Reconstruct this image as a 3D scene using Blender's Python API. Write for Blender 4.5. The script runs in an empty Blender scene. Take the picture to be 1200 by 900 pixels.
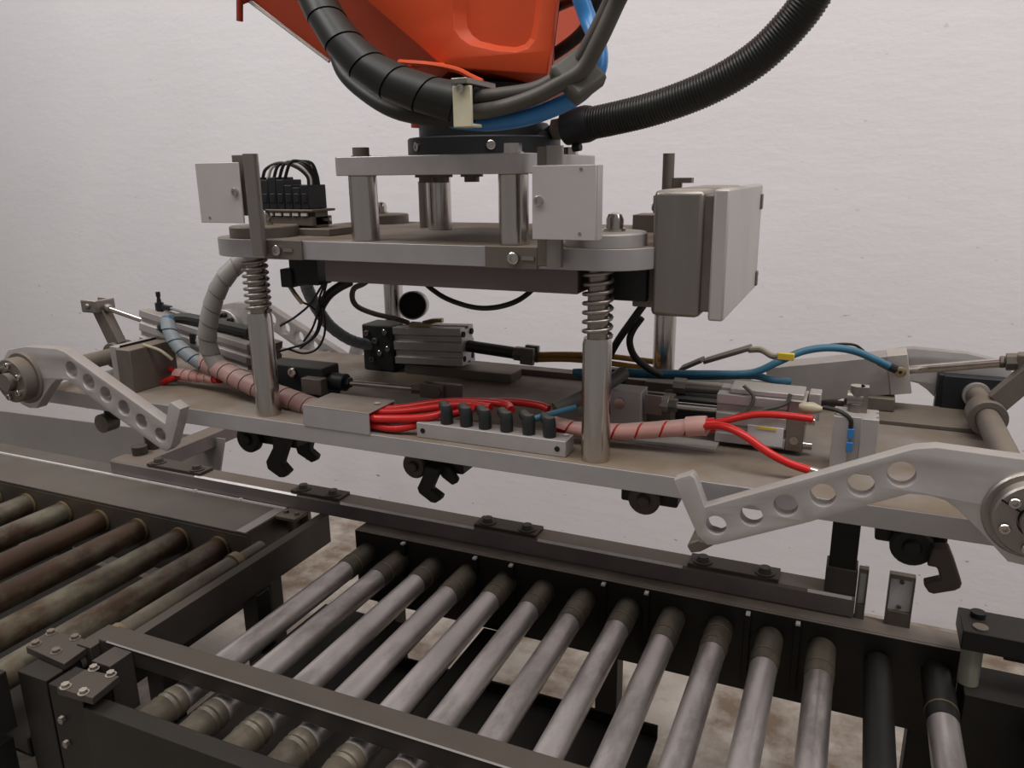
import bpy, bmesh, math, random
from mathutils import Vector, Matrix

random.seed(7)
scene = bpy.context.scene
COL = scene.collection

# ------------------------------------------------------------------ camera
def camera_axes(yaw, pit, roll):
    f = Vector((math.sin(yaw)*math.cos(pit), math.cos(yaw)*math.cos(pit), -math.sin(pit)))
    r = Vector((math.cos(yaw), -math.sin(yaw), 0))
    d = f.cross(r)
    c, s = math.cos(roll), math.sin(roll)
    return c*r + s*d, -s*r + c*d, f
_r, _d, _f = camera_axes(-0.41802475, 0.26520263, 0.01295932)
cam_data = bpy.data.cameras.new('camera')
cam_data.sensor_width = 36.0
cam_data.lens = 27.394
cam_data.clip_start = 0.02
cam = bpy.data.objects.new('camera', cam_data)
cam.matrix_world = Matrix(((_r.x, -_d.x, -_f.x, 0.0), (_r.y, -_d.y, -_f.y, 0.0), (_r.z, -_d.z, -_f.z, 1.5), (0, 0, 0, 1)))
COL.objects.link(cam)
scene.camera = cam

# ------------------------------------------------------------------ light
world = bpy.data.worlds.new('hall')
scene.world = world
world.use_nodes = True
bg = world.node_tree.nodes['Background']
bg.inputs[0].default_value = (1.0, 0.96, 0.95, 1)
bg.inputs[1].default_value = 0.27

def area(name, loc, target, size, size_y, power, col=(1, 0.97, 0.94)):
    d = bpy.data.lights.new(name, 'AREA')
    d.shape = 'RECTANGLE'; d.size = size; d.size_y = size_y; d.energy = power; d.color = col
    o = bpy.data.objects.new(name, d); COL.objects.link(o)
    o.location = loc
    o.rotation_euler = (Vector(target) - Vector(loc)).to_track_quat('-Z', 'Y').to_euler()
    return o
area('ceiling_lamp', (0.2, 0.35, 4.1), (-0.2, 1.5, 0.9), 3.0, 1.0, 92)
area('ceiling_lamp', (-3.0, 0.2, 4.1), (-1.6, 2.0, 1.2), 2.4, 1.0, 88)
area('ceiling_lamp', (3.0, 0.6, 4.1), (0.6, 2.0, 1.0), 1.2, 2.4, 52)

scene.view_settings.view_transform = 'Standard'
scene.view_settings.look = 'None'
scene.view_settings.exposure = -0.38
scene.view_settings.gamma = 1.0
scene.view_settings.use_curve_mapping = False

# ------------------------------------------------------------------ materials
MATS = {}
def material(name, col, metal=0.0, rough=0.5, var=0.12, scale=14.0, bump=0.0, bump_scale=60.0,
             dust=None, dust_amt=0.8, stain=None, stain_amt=0.0, stain_scale=5.0, stretch=None, spec=0.4, coat=0.0, rand=0.0):
    m = bpy.data.materials.new(name); m.use_nodes = True
    nt = m.node_tree; N = nt.nodes; L = nt.links
    b = N['Principled BSDF']
    b.inputs['Roughness'].default_value = rough
    b.inputs['Metallic'].default_value = metal
    b.inputs['Specular IOR Level'].default_value = spec
    b.inputs['Coat Weight'].default_value = coat
    tc = N.new('ShaderNodeTexCoord'); mp = N.new('ShaderNodeMapping')
    L.new(tc.outputs['Object'], mp.inputs['Vector'])
    if stretch: mp.inputs['Scale'].default_value = stretch
    if rand:
        oi = N.new('ShaderNodeObjectInfo'); vm = N.new('ShaderNodeVectorMath'); vm.operation = 'SCALE'
        vm.inputs[0].default_value = (7.3, 3.1, 5.7); L.new(oi.outputs['Random'], vm.inputs['Scale'])
        L.new(vm.outputs[0], mp.inputs['Location'])
    no = N.new('ShaderNodeTexNoise'); no.inputs['Scale'].default_value = scale; no.inputs['Detail'].default_value = 6
    L.new(mp.outputs[0], no.inputs['Vector'])
    rp = N.new('ShaderNodeMapRange')
    rp.inputs['From Min'].default_value = 0.3; rp.inputs['From Max'].default_value = 0.7
    rp.inputs['To Min'].default_value = 1 - var; rp.inputs['To Max'].default_value = 1 + var
    L.new(no.outputs['Fac'], rp.inputs['Value'])
    mul = N.new('ShaderNodeVectorMath'); mul.operation = 'SCALE'; mul.inputs[0].default_value = col[:3]
    L.new(rp.outputs[0], mul.inputs['Scale'])
    colour = mul.outputs[0]
    if stain:
        n2 = N.new('ShaderNodeTexNoise'); n2.inputs['Scale'].default_value = stain_scale; n2.inputs['Detail'].default_value = 8
        n2.inputs['Roughness'].default_value = 0.65
        L.new(mp.outputs[0], n2.inputs['Vector'])
        r2 = N.new('ShaderNodeMapRange'); r2.inputs['From Min'].default_value = 0.45; r2.inputs['From Max'].default_value = 0.62
        r2.inputs['To Max'].default_value = stain_amt
        L.new(n2.outputs['Fac'], r2.inputs['Value'])
        mx = N.new('ShaderNodeMix'); mx.data_type = 'RGBA'
        L.new(r2.outputs[0], mx.inputs['Factor']); L.new(colour, mx.inputs['A']); mx.inputs['B'].default_value = (*stain, 1)
        colour = mx.outputs['Result']
    if dust:
        g = N.new('ShaderNodeNewGeometry'); sp = N.new('ShaderNodeSeparateXYZ'); L.new(g.outputs['Normal'], sp.inputs[0])
        r3 = N.new('ShaderNodeMapRange'); r3.inputs['From Min'].default_value = 0.55; r3.inputs['From Max'].default_value = 0.95
        L.new(sp.outputs['Z'], r3.inputs['Value'])
        n3 = N.new('ShaderNodeTexNoise'); n3.inputs['Scale'].default_value = 9; n3.inputs['Detail'].default_value = 8
        L.new(tc.outputs['Object'], n3.inputs['Vector'])
        r4 = N.new('ShaderNodeMapRange'); r4.inputs['From Min'].default_value = 0.25; r4.inputs['From Max'].default_value = 0.6
        r4.inputs['To Min'].default_value = dust_amt*0.55; r4.inputs['To Max'].default_value = dust_amt
        L.new(n3.outputs['Fac'], r4.inputs['Value'])
        mm = N.new('ShaderNodeMath'); mm.operation = 'MULTIPLY'; L.new(r3.outputs[0], mm.inputs[0]); L.new(r4.outputs[0], mm.inputs[1])
        mx = N.new('ShaderNodeMix'); mx.data_type = 'RGBA'
        L.new(mm.outputs[0], mx.inputs['Factor']); L.new(colour, mx.inputs['A']); mx.inputs['B'].default_value = (*dust, 1)
        colour = mx.outputs['Result']
        iv = N.new('ShaderNodeMapRange'); iv.inputs['To Min'].default_value = metal; iv.inputs['To Max'].default_value = 0
        L.new(mm.outputs[0], iv.inputs['Value']); L.new(iv.outputs[0], b.inputs['Metallic'])
        ir = N.new('ShaderNodeMapRange'); ir.inputs['To Min'].default_value = rough; ir.inputs['To Max'].default_value = 0.85
        L.new(mm.outputs[0], ir.inputs['Value']); L.new(ir.outputs[0], b.inputs['Roughness'])
    L.new(colour, b.inputs['Base Color'])
    if bump:
        n4 = N.new('ShaderNodeTexNoise'); n4.inputs['Scale'].default_value = bump_scale; n4.inputs['Detail'].default_value = 5
        L.new(mp.outputs[0], n4.inputs['Vector'])
        bp = N.new('ShaderNodeBump'); bp.inputs['Strength'].default_value = bump; bp.inputs['Distance'].default_value = 0.004
        L.new(n4.outputs['Fac'], bp.inputs['Height']); L.new(bp.outputs[0], b.inputs['Normal'])
    MATS[name] = m
    return m

DUST = (0.21, 0.165, 0.12)
material('aluminium', (0.46, 0.435, 0.43), 0.5, 0.42, 0.06, 30, dust=DUST, dust_amt=0.55, bump=0.03, bump_scale=160)
material('dusty_plate', (0.38, 0.365, 0.37), 0.4, 0.45, 0.05, 25, dust=(0.165, 0.125, 0.088), dust_amt=1.0, bump=0.03, bump_scale=160)
material('bracket_metal', (0.50, 0.465, 0.455), 0.3, 0.5, 0.03, 30)
material('dull_metal', (0.17, 0.145, 0.125), 0.5, 0.5, 0.12, 25, dust=DUST, dust_amt=0.6)
material('purple_grey', (0.15, 0.12, 0.124), 0.3, 0.5, 0.06, 20)
material('steel', (0.55, 0.51, 0.475), 1.0, 0.2, 0.10, 60, stretch=(1, 1, 0.05))
material('chrome', (0.75, 0.74, 0.73), 1.0, 0.12, 0.03, 30)
material('spring_steel', (0.34, 0.30, 0.27), 0.9, 0.35, 0.1, 40)
material('stainless', (0.27, 0.245, 0.225), 0.8, 0.34, 0.06, 50, stretch=(1, 1, 0.08), dust=(0.4, 0.35, 0.29), dust_amt=0.8)
material('stainless_lid', (0.50, 0.47, 0.45), 0.45, 0.42, 0.06, 12, stretch=(1, 1, 0.4), dust=(0.4, 0.35, 0.29), dust_amt=0.8)
material('black_plastic', (0.012, 0.013, 0.015), 0.0, 0.5, 0.2, 20)
material('black_dusty', (0.016, 0.017, 0.018), 0.0, 0.55, 0.2, 20, dust=(0.12, 0.11, 0.095), dust_amt=0.75)
material('black_rubber', (0.016, 0.016, 0.014), 0.0, 0.5, 0.25, 20, dust=(0.06, 0.055, 0.045), dust_amt=0.5)
material('hose_wrap_black', (0.011, 0.0115, 0.010), 0.0, 0.4, 0.2, 20, dust=(0.04, 0.037, 0.03), dust_amt=0.5)
material('cable_grey', (0.085, 0.078, 0.068), 0.0, 0.5, 0.12, 20)
material('dark_steel', (0.075, 0.063, 0.058), 0.5, 0.42, 0.15, 12, dust=(0.085, 0.068, 0.053), dust_amt=0.85, stain=(0.05, 0.04, 0.035), stain_amt=0.5)
material('beam_steel', (0.18, 0.152, 0.148), 0.25, 0.42, 0.12, 10, dust=(0.19, 0.15, 0.115), dust_amt=0.9)
material('rail_steel', (0.028, 0.025, 0.022), 0.4, 0.5, 0.2, 10, dust=(0.30, 0.25, 0.21), dust_amt=0.95)
material('left_rail_steel', (0.085, 0.075, 0.065), 0.4, 0.45, 0.2, 8, stain=(0.10, 0.065, 0.04), stain_amt=0.6, dust=(0.15, 0.13, 0.11), dust_amt=0.8)
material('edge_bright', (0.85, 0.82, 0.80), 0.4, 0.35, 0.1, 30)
material('black_steel', (0.013, 0.0115, 0.010), 0.2, 0.5, 0.2, 15, dust=(0.04, 0.032, 0.025), dust_amt=0.6)
material('orange_paint', (0.56, 0.058, 0.008), 0.0, 0.55, 0.06, 12, bump=0.05, bump_scale=140)
material('red_paint', (0.30, 0.03, 0.015), 0.0, 0.5, 0.2, 12)
material('red_tube', (0.55, 0.018, 0.016), 0.0, 0.3, 0.06, 20)
material('blue_tube', (0.035, 0.19, 0.46), 0.0, 0.3, 0.08, 20)
material('blue_dusty', (0.04, 0.16, 0.26), 0.0, 0.4, 0.15, 20, dust=(0.16, 0.18, 0.19), dust_amt=0.5)
material('pink_wrap', (0.34, 0.195, 0.18), 0.0, 0.4, 0.15, 12, dust=(0.30, 0.22, 0.19), dust_amt=0.6)
material('pink_wrap_light', (0.60, 0.32, 0.29), 0.0, 0.35, 0.15, 12, dust=(0.45, 0.34, 0.30), dust_amt=0.6)
material('grey_wrap', (0.27, 0.255, 0.24), 0.0, 0.45, 0.15, 12, dust=(0.25, 0.22, 0.18), dust_amt=0.6)
material('bluegrey_wrap', (0.22, 0.25, 0.27), 0.0, 0.45, 0.15, 12, dust=(0.25, 0.23, 0.20), dust_amt=0.6)
material('clip_cream', (0.42, 0.37, 0.27), 0.1, 0.45, 0.12, 20)
material('clamp_cream', (0.60, 0.56, 0.40), 0.1, 0.45, 0.12, 20)
material('white_plastic', (0.62, 0.59, 0.54), 0.0, 0.45, 0.06, 20)
material('yellow_label', (0.75, 0.55, 0.06), 0.0, 0.5, 0.05, 20)
material('amber_tube', (0.35, 0.17, 0.03), 0.0, 0.35, 0.2, 20)
material('zinc_roller', (0.50, 0.455, 0.44), 0.6, 0.36, 0.16, 14, stretch=(1, 0.35, 1), stain=(0.19, 0.165, 0.15), stain_amt=0.75, stain_scale=11, bump=0.03, rand=1)
material('roller_sleeve', (0.10, 0.082, 0.062), 0.3, 0.5, 0.25, 18, stretch=(1, 0.6, 1), stain=(0.22, 0.19, 0.14), stain_amt=0.5, stain_scale=14, rand=1)
material('black_roller', (0.018, 0.017, 0.015), 0.2, 0.5, 0.2, 15)
material('rust_roller', (0.062, 0.036, 0.021), 0.3, 0.42, 0.3, 14, stretch=(1, 0.6, 1), stain=(0.20, 0.185, 0.135), stain_amt=0.9, stain_scale=6, bump=0.05, rand=1)
material('rust_ring', (0.20, 0.15, 0.085), 0.3, 0.5, 0.2, 20)
material('brass', (0.42, 0.34, 0.2), 0.9, 0.35, 0.1, 30)
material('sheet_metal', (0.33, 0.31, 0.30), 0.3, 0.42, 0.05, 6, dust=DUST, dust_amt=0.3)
material('clear_plastic', (0.30, 0.30, 0.24), 0.0, 0.2, 0.1, 20)
material('hole_dark', (0.008, 0.007, 0.006), 0.0, 0.8, 0.0, 20)
material('sticker', (0.66, 0.64, 0.64), 0.0, 0.5, 0.05, 40)

def wall_material():
    m = material('painted_wall', (0.74, 0.72, 0.745), 0.0, 0.75, 0.025, 1.6)
    nt = m.node_tree; N = nt.nodes; L = nt.links; b = N['Principled BSDF']
    tc = N.new('ShaderNodeTexCoord')
    mp = N.new('ShaderNodeMapping'); mp.inputs['Scale'].default_value = (6, 6, 17); L.new(tc.outputs['Object'], mp.inputs['Vector'])
    n1 = N.new('ShaderNodeTexNoise'); n1.inputs['Scale'].default_value = 1.0; n1.inputs['Detail'].default_value = 8; n1.inputs['Roughness'].default_value = 0.6
    L.new(mp.outputs[0], n1.inputs['Vector'])
    n2 = N.new('ShaderNodeTexNoise'); n2.inputs['Scale'].default_value = 30; n2.inputs['Detail'].default_value = 4; L.new(tc.outputs['Object'], n2.inputs['Vector'])
    ad = N.new('ShaderNodeMath'); ad.operation = 'MULTIPLY_ADD'; ad.inputs[1].default_value = 0.35
    L.new(n2.outputs['Fac'], ad.inputs[0]); L.new(n1.outputs['Fac'], ad.inputs[2])
    bp = N.new('ShaderNodeBump'); bp.inputs['Strength'].default_value = 0.13; bp.inputs['Distance'].default_value = 0.02
    L.new(ad.outputs[0], bp.inputs['Height']); L.new(bp.outputs[0], b.inputs['Normal'])
    # small chips in the paint, more of them low down on the wall
    mp2 = N.new('ShaderNodeMapping'); mp2.inputs['Scale'].default_value = (9, 9, 22); L.new(tc.outputs['Object'], mp2.inputs['Vector'])
    n3 = N.new('ShaderNodeTexNoise'); n3.inputs['Scale'].default_value = 2.2; n3.inputs['Detail'].default_value = 3; L.new(mp2.outputs[0], n3.inputs['Vector'])
    r = N.new('ShaderNodeMapRange'); r.inputs['From Min'].default_value = 0.70; r.inputs['From Max'].default_value = 0.73; r.inputs['To Max'].default_value = 0.75
    L.new(n3.outputs['Fac'], r.inputs['Value'])
    sz = N.new('ShaderNodeSeparateXYZ'); L.new(tc.outputs['Object'], sz.inputs[0])
    rz = N.new('ShaderNodeMapRange'); rz.inputs['From Min'].default_value = 0.6; rz.inputs['From Max'].default_value = 1.3; rz.inputs['To Min'].default_value = 1.0; rz.inputs['To Max'].default_value = 0.25
    L.new(sz.outputs['Z'], rz.inputs['Value'])
    mz = N.new('ShaderNodeMath'); mz.operation = 'MULTIPLY'; L.new(r.outputs[0], mz.inputs[0]); L.new(rz.outputs[0], mz.inputs[1])
    mx = N.new('ShaderNodeMix'); mx.data_type = 'RGBA'
    src = b.inputs['Base Color'].links[0].from_socket
    L.new(mz.outputs[0], mx.inputs['Factor']); L.new(src, mx.inputs['A']); mx.inputs['B'].default_value = (0.16, 0.14, 0.11, 1)
    L.new(mx.outputs['Result'], b.inputs['Base Color'])
wall_material()
material('concrete_floor', (0.46, 0.41, 0.36), 0.0, 0.85, 0.25, 5, bump=0.4, bump_scale=25, stain=(0.17, 0.115, 0.075), stain_amt=0.9, stain_scale=3.4)

# ------------------------------------------------------------------ mesh helpers
def box(bm, x0, x1, y0, y1, z0, z1):
    v = [bm.verts.new(p) for p in ((x0,y0,z0),(x1,y0,z0),(x1,y1,z0),(x0,y1,z0),(x0,y0,z1),(x1,y0,z1),(x1,y1,z1),(x0,y1,z1))]
    for f in ((0,3,2,1),(4,5,6,7),(0,1,5,4),(1,2,6,5),(2,3,7,6),(3,0,4,7)):
        bm.faces.new([v[i] for i in f])
    return bm

def frame_of(a, up=(0, 0, 1)):
    a = Vector(a).normalized(); up = Vector(up)
    if abs(a.dot(up)) > 0.97: up = Vector((1, 0, 0))
    s = a.cross(up).normalized(); u = s.cross(a).normalized()
    return a, s, u

def beam(bm, p0, p1, w, h, up=(0, 0, 1)):
    """box along p0-p1, w sideways, h along up"""
    p0, p1 = Vector(p0), Vector(p1); a, s, u = frame_of(p1 - p0, up)
    v = []
    for p in (p0, p1):
        for ds, du in ((-1,-1),(1,-1),(1,1),(-1,1)):
            v.append(bm.verts.new(p + s*ds*w/2 + u*du*h/2))
    for f in ((0,1,2,3),(7,6,5,4),(0,4,5,1),(1,5,6,2),(2,6,7,3),(3,7,4,0)):
        bm.faces.new([v[i] for i in f])
    return bm

def profile(bm, prof, p0, p1, up=(0, 0, 1)):
    """extrude a (side, up) profile from p0 to p1"""
    p0, p1 = Vector(p0), Vector(p1); a, s, u = frame_of(p1 - p0, up)
    r0 = [bm.verts.new(p0 + s*q[0] + u*q[1]) for q in prof]; r1 = [bm.verts.new(p1 + s*q[0] + u*q[1]) for q in prof]
    n = len(prof)
    for i in range(n): bm.faces.new((r0[i], r0[(i+1) % n], r1[(i+1) % n], r1[i]))
    bm.faces.new(r0[::-1]); bm.faces.new(r1)
    return bm

def cyl(bm, p0, p1, r, seg=24, r2=None):
    p0, p1 = Vector(p0), Vector(p1); a, s, u = frame_of(p1 - p0)
    r2 = r if r2 is None else r2
    A, B = [], []
    for i in range(seg):
        t = 2*math.pi*i/seg; d = s*math.cos(t) + u*math.sin(t)
        A.append(bm.verts.new(p0 + d*r)); B.append(bm.verts.new(p1 + d*r2))
    for i in range(seg): bm.faces.new((A[i], A[(i+1) % seg], B[(i+1) % seg], B[i]))
    bm.faces.new(A[::-1]); bm.faces.new(B)
    return bm

def pipe(bm, p0, p1, r, ri, seg=28):
    p0, p1 = Vector(p0), Vector(p1); a, s, u = frame_of(p1 - p0)
    R = [[], [], [], []]
    for i in range(seg):
        t = 2*math.pi*i/seg; d = s*math.cos(t) + u*math.sin(t)
        R[0].append(bm.verts.new(p0 + d*r)); R[1].append(bm.verts.new(p1 + d*r))
        R[2].append(bm.verts.new(p1 + d*ri)); R[3].append(bm.verts.new(p0 + d*ri))
    for k in range(4):
        for i in range(seg):
            j = (i+1) % seg
            bm.faces.new((R[k][i], R[k][j], R[(k+1) % 4][j], R[(k+1) % 4][i]))
    return bm

def lathe(bm, prof, p0, axis, seg=24):
    """prof: (distance along axis, radius)"""
    p0 = Vector(p0); a, s, u = frame_of(axis)
    rings = []
    for t, r in prof:
        rings.append([bm.verts.new(p0 + a*t + (s*math.cos(2*math.pi*i/seg) + u*math.sin(2*math.pi*i/seg))*max(r, 1e-5)) for i in range(seg)])
    for k in range(len(rings)-1):
        for i in range(seg):
            j = (i+1) % seg
            bm.faces.new((rings[k][i], rings[k][j], rings[k+1][j], rings[k+1][i]))
    bm.faces.new(rings[0][::-1]); bm.faces.new(rings[-1])
    return bm

def smooth_path(pts, n=8):
    P = [Vector(p) for p in pts]
    if len(P) < 3: return [P[0].lerp(P[-1], i/n) for i in range(n+1)]
    P = [P[0]*2 - P[1]] + P + [P[-1]*2 - P[-2]]
    out = []
    for i in range(1, len(P)-2):
        a, b, c, d = P[i-1:i+3]
        for k in range(n):
            t = k/n
            out.append(0.5*((2*b) + (c-a)*t + (2*a-5*b+4*c-d)*t*t + (3*b-a-3*c+d)*t*t*t))
    out.append(P[-2])
    return out

def frames(P):
    T = [(P[min(i+1, len(P)-1)] - P[max(i-1, 0)]).normalized() for i in range(len(P))]
    a, s, u = frame_of(T[0]); F = []
    for t in T:
        s = (s - t*s.dot(t)).normalized(); u = s.cross(t).normalized(); F.append((t, s, u))
    return F

def tube(bm, pts, r, seg=10, n=8, rf=None):
    P = smooth_path(pts, n) if n else [Vector(p) for p in pts]
    F = frames(P); rings = []
    for i, (p, (t, s, u)) in enumerate(zip(P, F)):
        rr = rf(i) if rf else r
        rings.append([bm.verts.new(p + (s*math.cos(2*math.pi*k/seg) + u*math.sin(2*math.pi*k/seg))*rr) for k in range(seg)])
    for i in range(len(rings)-1):
        for k in range(seg):
            j = (k+1) % seg
            bm.faces.new((rings[i][k], rings[i][j], rings[i+1][j], rings[i+1][k]))
    bm.faces.new(rings[0][::-1]); bm.faces.new(rings[-1])
    return bm

def resample(P, step):
    out = [P[0]]; acc = 0.0
    for a, b in zip(P, P[1:]):
        L = (b-a).length; pos = step - acc
        while pos <= L:
            out.append(a.lerp(b, pos/L)); pos += step
        acc = (acc + L) % step
    return out

def wrap(bm, pts, r, pitch, fill=0.86, seg=20, th=0.0012):
    """helical ribbon wound round a path"""
    P = resample(smooth_path(pts, 14), pitch/seg); F = frames(P); n = len(P)
    w = int(round(seg*fill))
    rows = []
    for i in range(0, n - w):
        ang = 2*math.pi*i/seg
        row = []
        for j, rr in ((i, r), (i, r+th), (i+w, r+th*1.9), (i+w, r)):
            t, s, u = F[j]
            row.append(bm.verts.new(P[j] + (s*math.cos(ang) + u*math.sin(ang))*rr))
        rows.append(row)
    for a, b in zip(rows, rows[1:]):
        for k in range(4):
            m = (k+1) % 4
            bm.faces.new((a[k], a[m], b[m], b[k]))
    return bm

def helix(bm, p0, z1, r, wire, turns, seg=18):
    pts = []; n = int(turns*seg)
    for i in range(n+1):
        t = 2*math.pi*i/seg
        pts.append((p0[0] + r*math.cos(t), p0[1] + r*math.sin(t), p0[2] + (z1-p0[2])*i/n))
    return tube(bm, pts, wire, 7, 0)

def prism_xz(bm, pts, y0, y1):
    a = [bm.verts.new((p[0], y0, p[-1])) for p in pts]; b = [bm.verts.new((p[0], y1, p[-1])) for p in pts]
    n = len(pts)
    for i in range(n): bm.faces.new((a[i], a[(i+1) % n], b[(i+1) % n], b[i]))
    bm.faces.new(a); bm.faces.new(b[::-1])
    return bm

def round_rect(x0, x1, y0, y1, r, n=6):
    out = []
    for cx, cy, a0 in ((x1-r, y1-r, 0), (x0+r, y1-r, 90), (x0+r, y0+r, 180), (x1-r, y0+r, 270)):
        for k in range(n+1):
            a = math.radians(a0 + 90*k/n); out.append((cx + r*math.cos(a), cy + r*math.sin(a)))
    return out

def prism_z(bm, pts, z0, z1):
    a = [bm.verts.new((p[0], p[1], z0)) for p in pts]; b = [bm.verts.new((p[0], p[1], z1)) for p in pts]
    n = len(pts)
    for i in range(n): bm.faces.new((a[i], a[(i+1) % n], b[(i+1) % n], b[i]))
    bm.faces.new(a[::-1]); bm.faces.new(b)
    return bm

def circle(cx, cz, r, n=24): return [(cx + r*math.cos(2*math.pi*k/n), cz + r*math.sin(2*math.pi*k/n)) for k in range(n)]

def holed_plate(bm, outline, holes, y0, y1, bevel=0.0012):
    """plate in the XZ plane with holes, between y0 and y1"""
    cu = bpy.data.curves.new('tmp', 'CURVE'); cu.dimensions = '2D'; cu.fill_mode = 'BOTH'
    cu.extrude = abs(y1-y0)/2 - bevel; cu.bevel_depth = bevel; cu.bevel_resolution = 1; cu.offset = -bevel
    for ring in [outline] + holes:
        s = cu.splines.new('POLY'); s.points.add(len(ring)-1); s.use_cyclic_u = True
        for p, q in zip(s.points, ring): p.co = (q[0], q[-1], 0, 1)
    o = bpy.data.objects.new('tmp', cu); COL.objects.link(o)
    dg = bpy.context.evaluated_depsgraph_get()
    me = bpy.data.meshes.new_from_object(o.evaluated_get(dg))
    me.transform(Matrix(((1,0,0,0),(0,0,-1,(y0+y1)/2),(0,1,0,0),(0,0,0,1))))
    bm.from_mesh(me)
    bpy.data.objects.remove(o); bpy.data.curves.remove(cu); bpy.data.meshes.remove(me)
    bmesh.ops.remove_doubles(bm, verts=bm.verts, dist=1e-5)
    return bm

def hexhead(bm, p, axis, r, h, washer=True):
    a = Vector(axis).normalized(); p = Vector(p)
    if washer: cyl(bm, p, p + a*h*0.2, r*1.35, 16)
    cyl(bm, p + a*h*0.2, p + a*h, r, 6)
    return bm

def sockethead(bm, p, axis, r, h):
    a = Vector(axis).normalized(); p = Vector(p)
    lathe(bm, [(0, r), (h*0.85, r), (h, r*0.85), (h, r*0.5), (h*0.5, r*0.48)], p, a, 14)
    return bm

ORIGIN = {}
def link(name, bm, mat, parent=None, base=None, bevel=0.0, sharp=35, label=None):
    me = bpy.data.meshes.new(name)
    bmesh.ops.recalc_face_normals(bm, faces=bm.faces)
    bm.to_mesh(me); bm.free()
    if parent is not None: o0 = ORIGIN[parent.name]
    elif base is not None: o0 = Vector(base)
    else:
        xs = [v.co for v in me.vertices]
        lo = Vector([min(c[i] for c in xs) for i in range(3)]); hi = Vector([max(c[i] for c in xs) for i in range(3)])
        o0 = Vector(((lo.x+hi.x)/2, (lo.y+hi.y)/2, lo.z))
    me.transform(Matrix.Translation(-o0))
    me.materials.append(MATS[mat])
    for p in me.polygons: p.use_smooth = True
    me.set_sharp_from_angle(angle=math.radians(sharp))
    ob = bpy.data.objects.new(name, me); COL.objects.link(ob)
    if parent is not None: ob.parent = parent
    else: ob.location = o0
    ORIGIN[ob.name] = o0
    if bevel:
        bv = ob.modifiers.new('bevel', 'BEVEL'); bv.width = bevel; bv.segments = 2; bv.limit_method = 'ANGLE'; bv.angle_limit = math.radians(50)
    if label: ob['label'] = label
    return ob

def tag(o, label, cat, group=None):
    o['label'] = label; o['category'] = cat
    if group: o['group'] = group
    return o

def thing(name, label, cat, base, group=None):
    o = bpy.data.objects.new(name, None); o.empty_display_size = 0.05; COL.objects.link(o)
    o.location = base; ORIGIN[o.name] = Vector(base)
    return tag(o, label, cat, group)

def struct(o): o['kind'] = 'structure'; return o
def B(): return bmesh.new()

# a part that repeats: same mesh data, moved
def again(o, offset):
    c = o.copy(); COL.objects.link(c)
    c.location = Vector(o.location) + Vector(offset)
    ORIGIN[c.name] = ORIGIN[o.name] + Vector(offset)
    c.parent = o.parent
    return c

# ================================================================== setting
WALL_Y = 2.7
bm = B(); box(bm, -6, 5, WALL_Y, WALL_Y+0.2, 0, 4.6)
struct(link('wall_back', bm, 'painted_wall', base=(0, WALL_Y, 0)))
bm = B(); box(bm, -6, 5, -3, WALL_Y+0.2, -0.1, 0)
struct(link('floor', bm, 'concrete_floor', base=(0, 0, 0)))

# ================================================================== robot wrist
ROB = thing('robot_wrist', 'orange robot wrist hanging above the gripper, with black round flange', 'robot', (-0.567, 1.135, 1.525))
front = [(-0.7792, 1.0500, 2.1936), (-0.7698, 1.0500, 1.8202), (-0.6920, 1.0500, 1.7445), (-0.6340, 1.0500, 1.6988), (-0.5771, 1.0500, 1.6540), (-0.5637, 1.0500, 1.6453), (-0.4088, 1.0500, 1.6262), (-0.4038, 1.0500, 1.6559), (-0.3955, 1.0500, 1.7178), (-0.3561, 1.0500, 2.0965)]
recess = [(-0.5324, 1.0500, 1.8451), (-0.5486, 1.0500, 1.7207), (-0.5468, 1.0500, 1.6955), (-0.5378, 1.0500, 1.6827), (-0.5221, 1.0500, 1.6727), (-0.4856, 1.0500, 1.6636), (-0.4549, 1.0500, 1.6593), (-0.4372, 1.0500, 1.6624), (-0.4272, 1.0500, 1.6713), (-0.4222, 1.0500, 1.6889), (-0.4172, 1.0500, 1.7198), (-0.4039, 1.0500, 1.8285)]
bm = B(); holed_plate(bm, front, [recess], 1.05, 1.064, 0.002)
link('front_cover', bm, 'orange_paint', ROB, sharp=50)
# sloping border and floor of the recess
bm = B(); cx = sum(p[0] for p in recess)/len(recess); cz = sum(p[2] for p in recess)/len(recess)
inner = [((p[0]-cx)*0.80+cx, p[1]+0.012, (p[2]-cz)*0.86+cz) for p in recess]
a = [bm.verts.new((p[0], 1.052, p[2])) for p in recess]; b = [bm.verts.new(p) for p in inner]
for i in range(len(a)): bm.faces.new((a[i], a[(i+1) % len(a)], b[(i+1) % len(a)], b[i]))
bm.faces.new(b)
link('recessed_panel', bm, 'orange_paint', ROB, sharp=20)
# housing behind the cover: leans back to the left
rear = [(-1.0926, 1.2400, 2.3586), (-1.1920, 1.2400, 1.8983), (-1.0368, 1.2200, 1.7994), (-0.8822, 1.2200, 1.6923), (-0.8223, 1.2200, 1.6329), (-0.7311, 1.2200, 1.5927), (-0.5706, 1.3000, 1.6188), (-0.4923, 1.3000, 1.6422), (-0.4852, 1.3000, 1.7693), (-0.4474, 1.3000, 2.2400)]
mid = [(p[0], 1.064, p[2]) for p in front]
bm = B(); A_ = [bm.verts.new(p) for p in mid]; B_ = [bm.verts.new(p) for p in rear]; C_ = [bm.verts.new((p[0], 1.42, p[2])) for p in rear]
for R0, R1 in ((A_, B_), (B_, C_)):
    for i in range(10): bm.faces.new((R0[i], R0[(i+1) % 10], R1[(i+1) % 10], R1[i]))
bm.faces.new(C_)
link('housing', bm, 'orange_paint', ROB, sharp=20)
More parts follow.
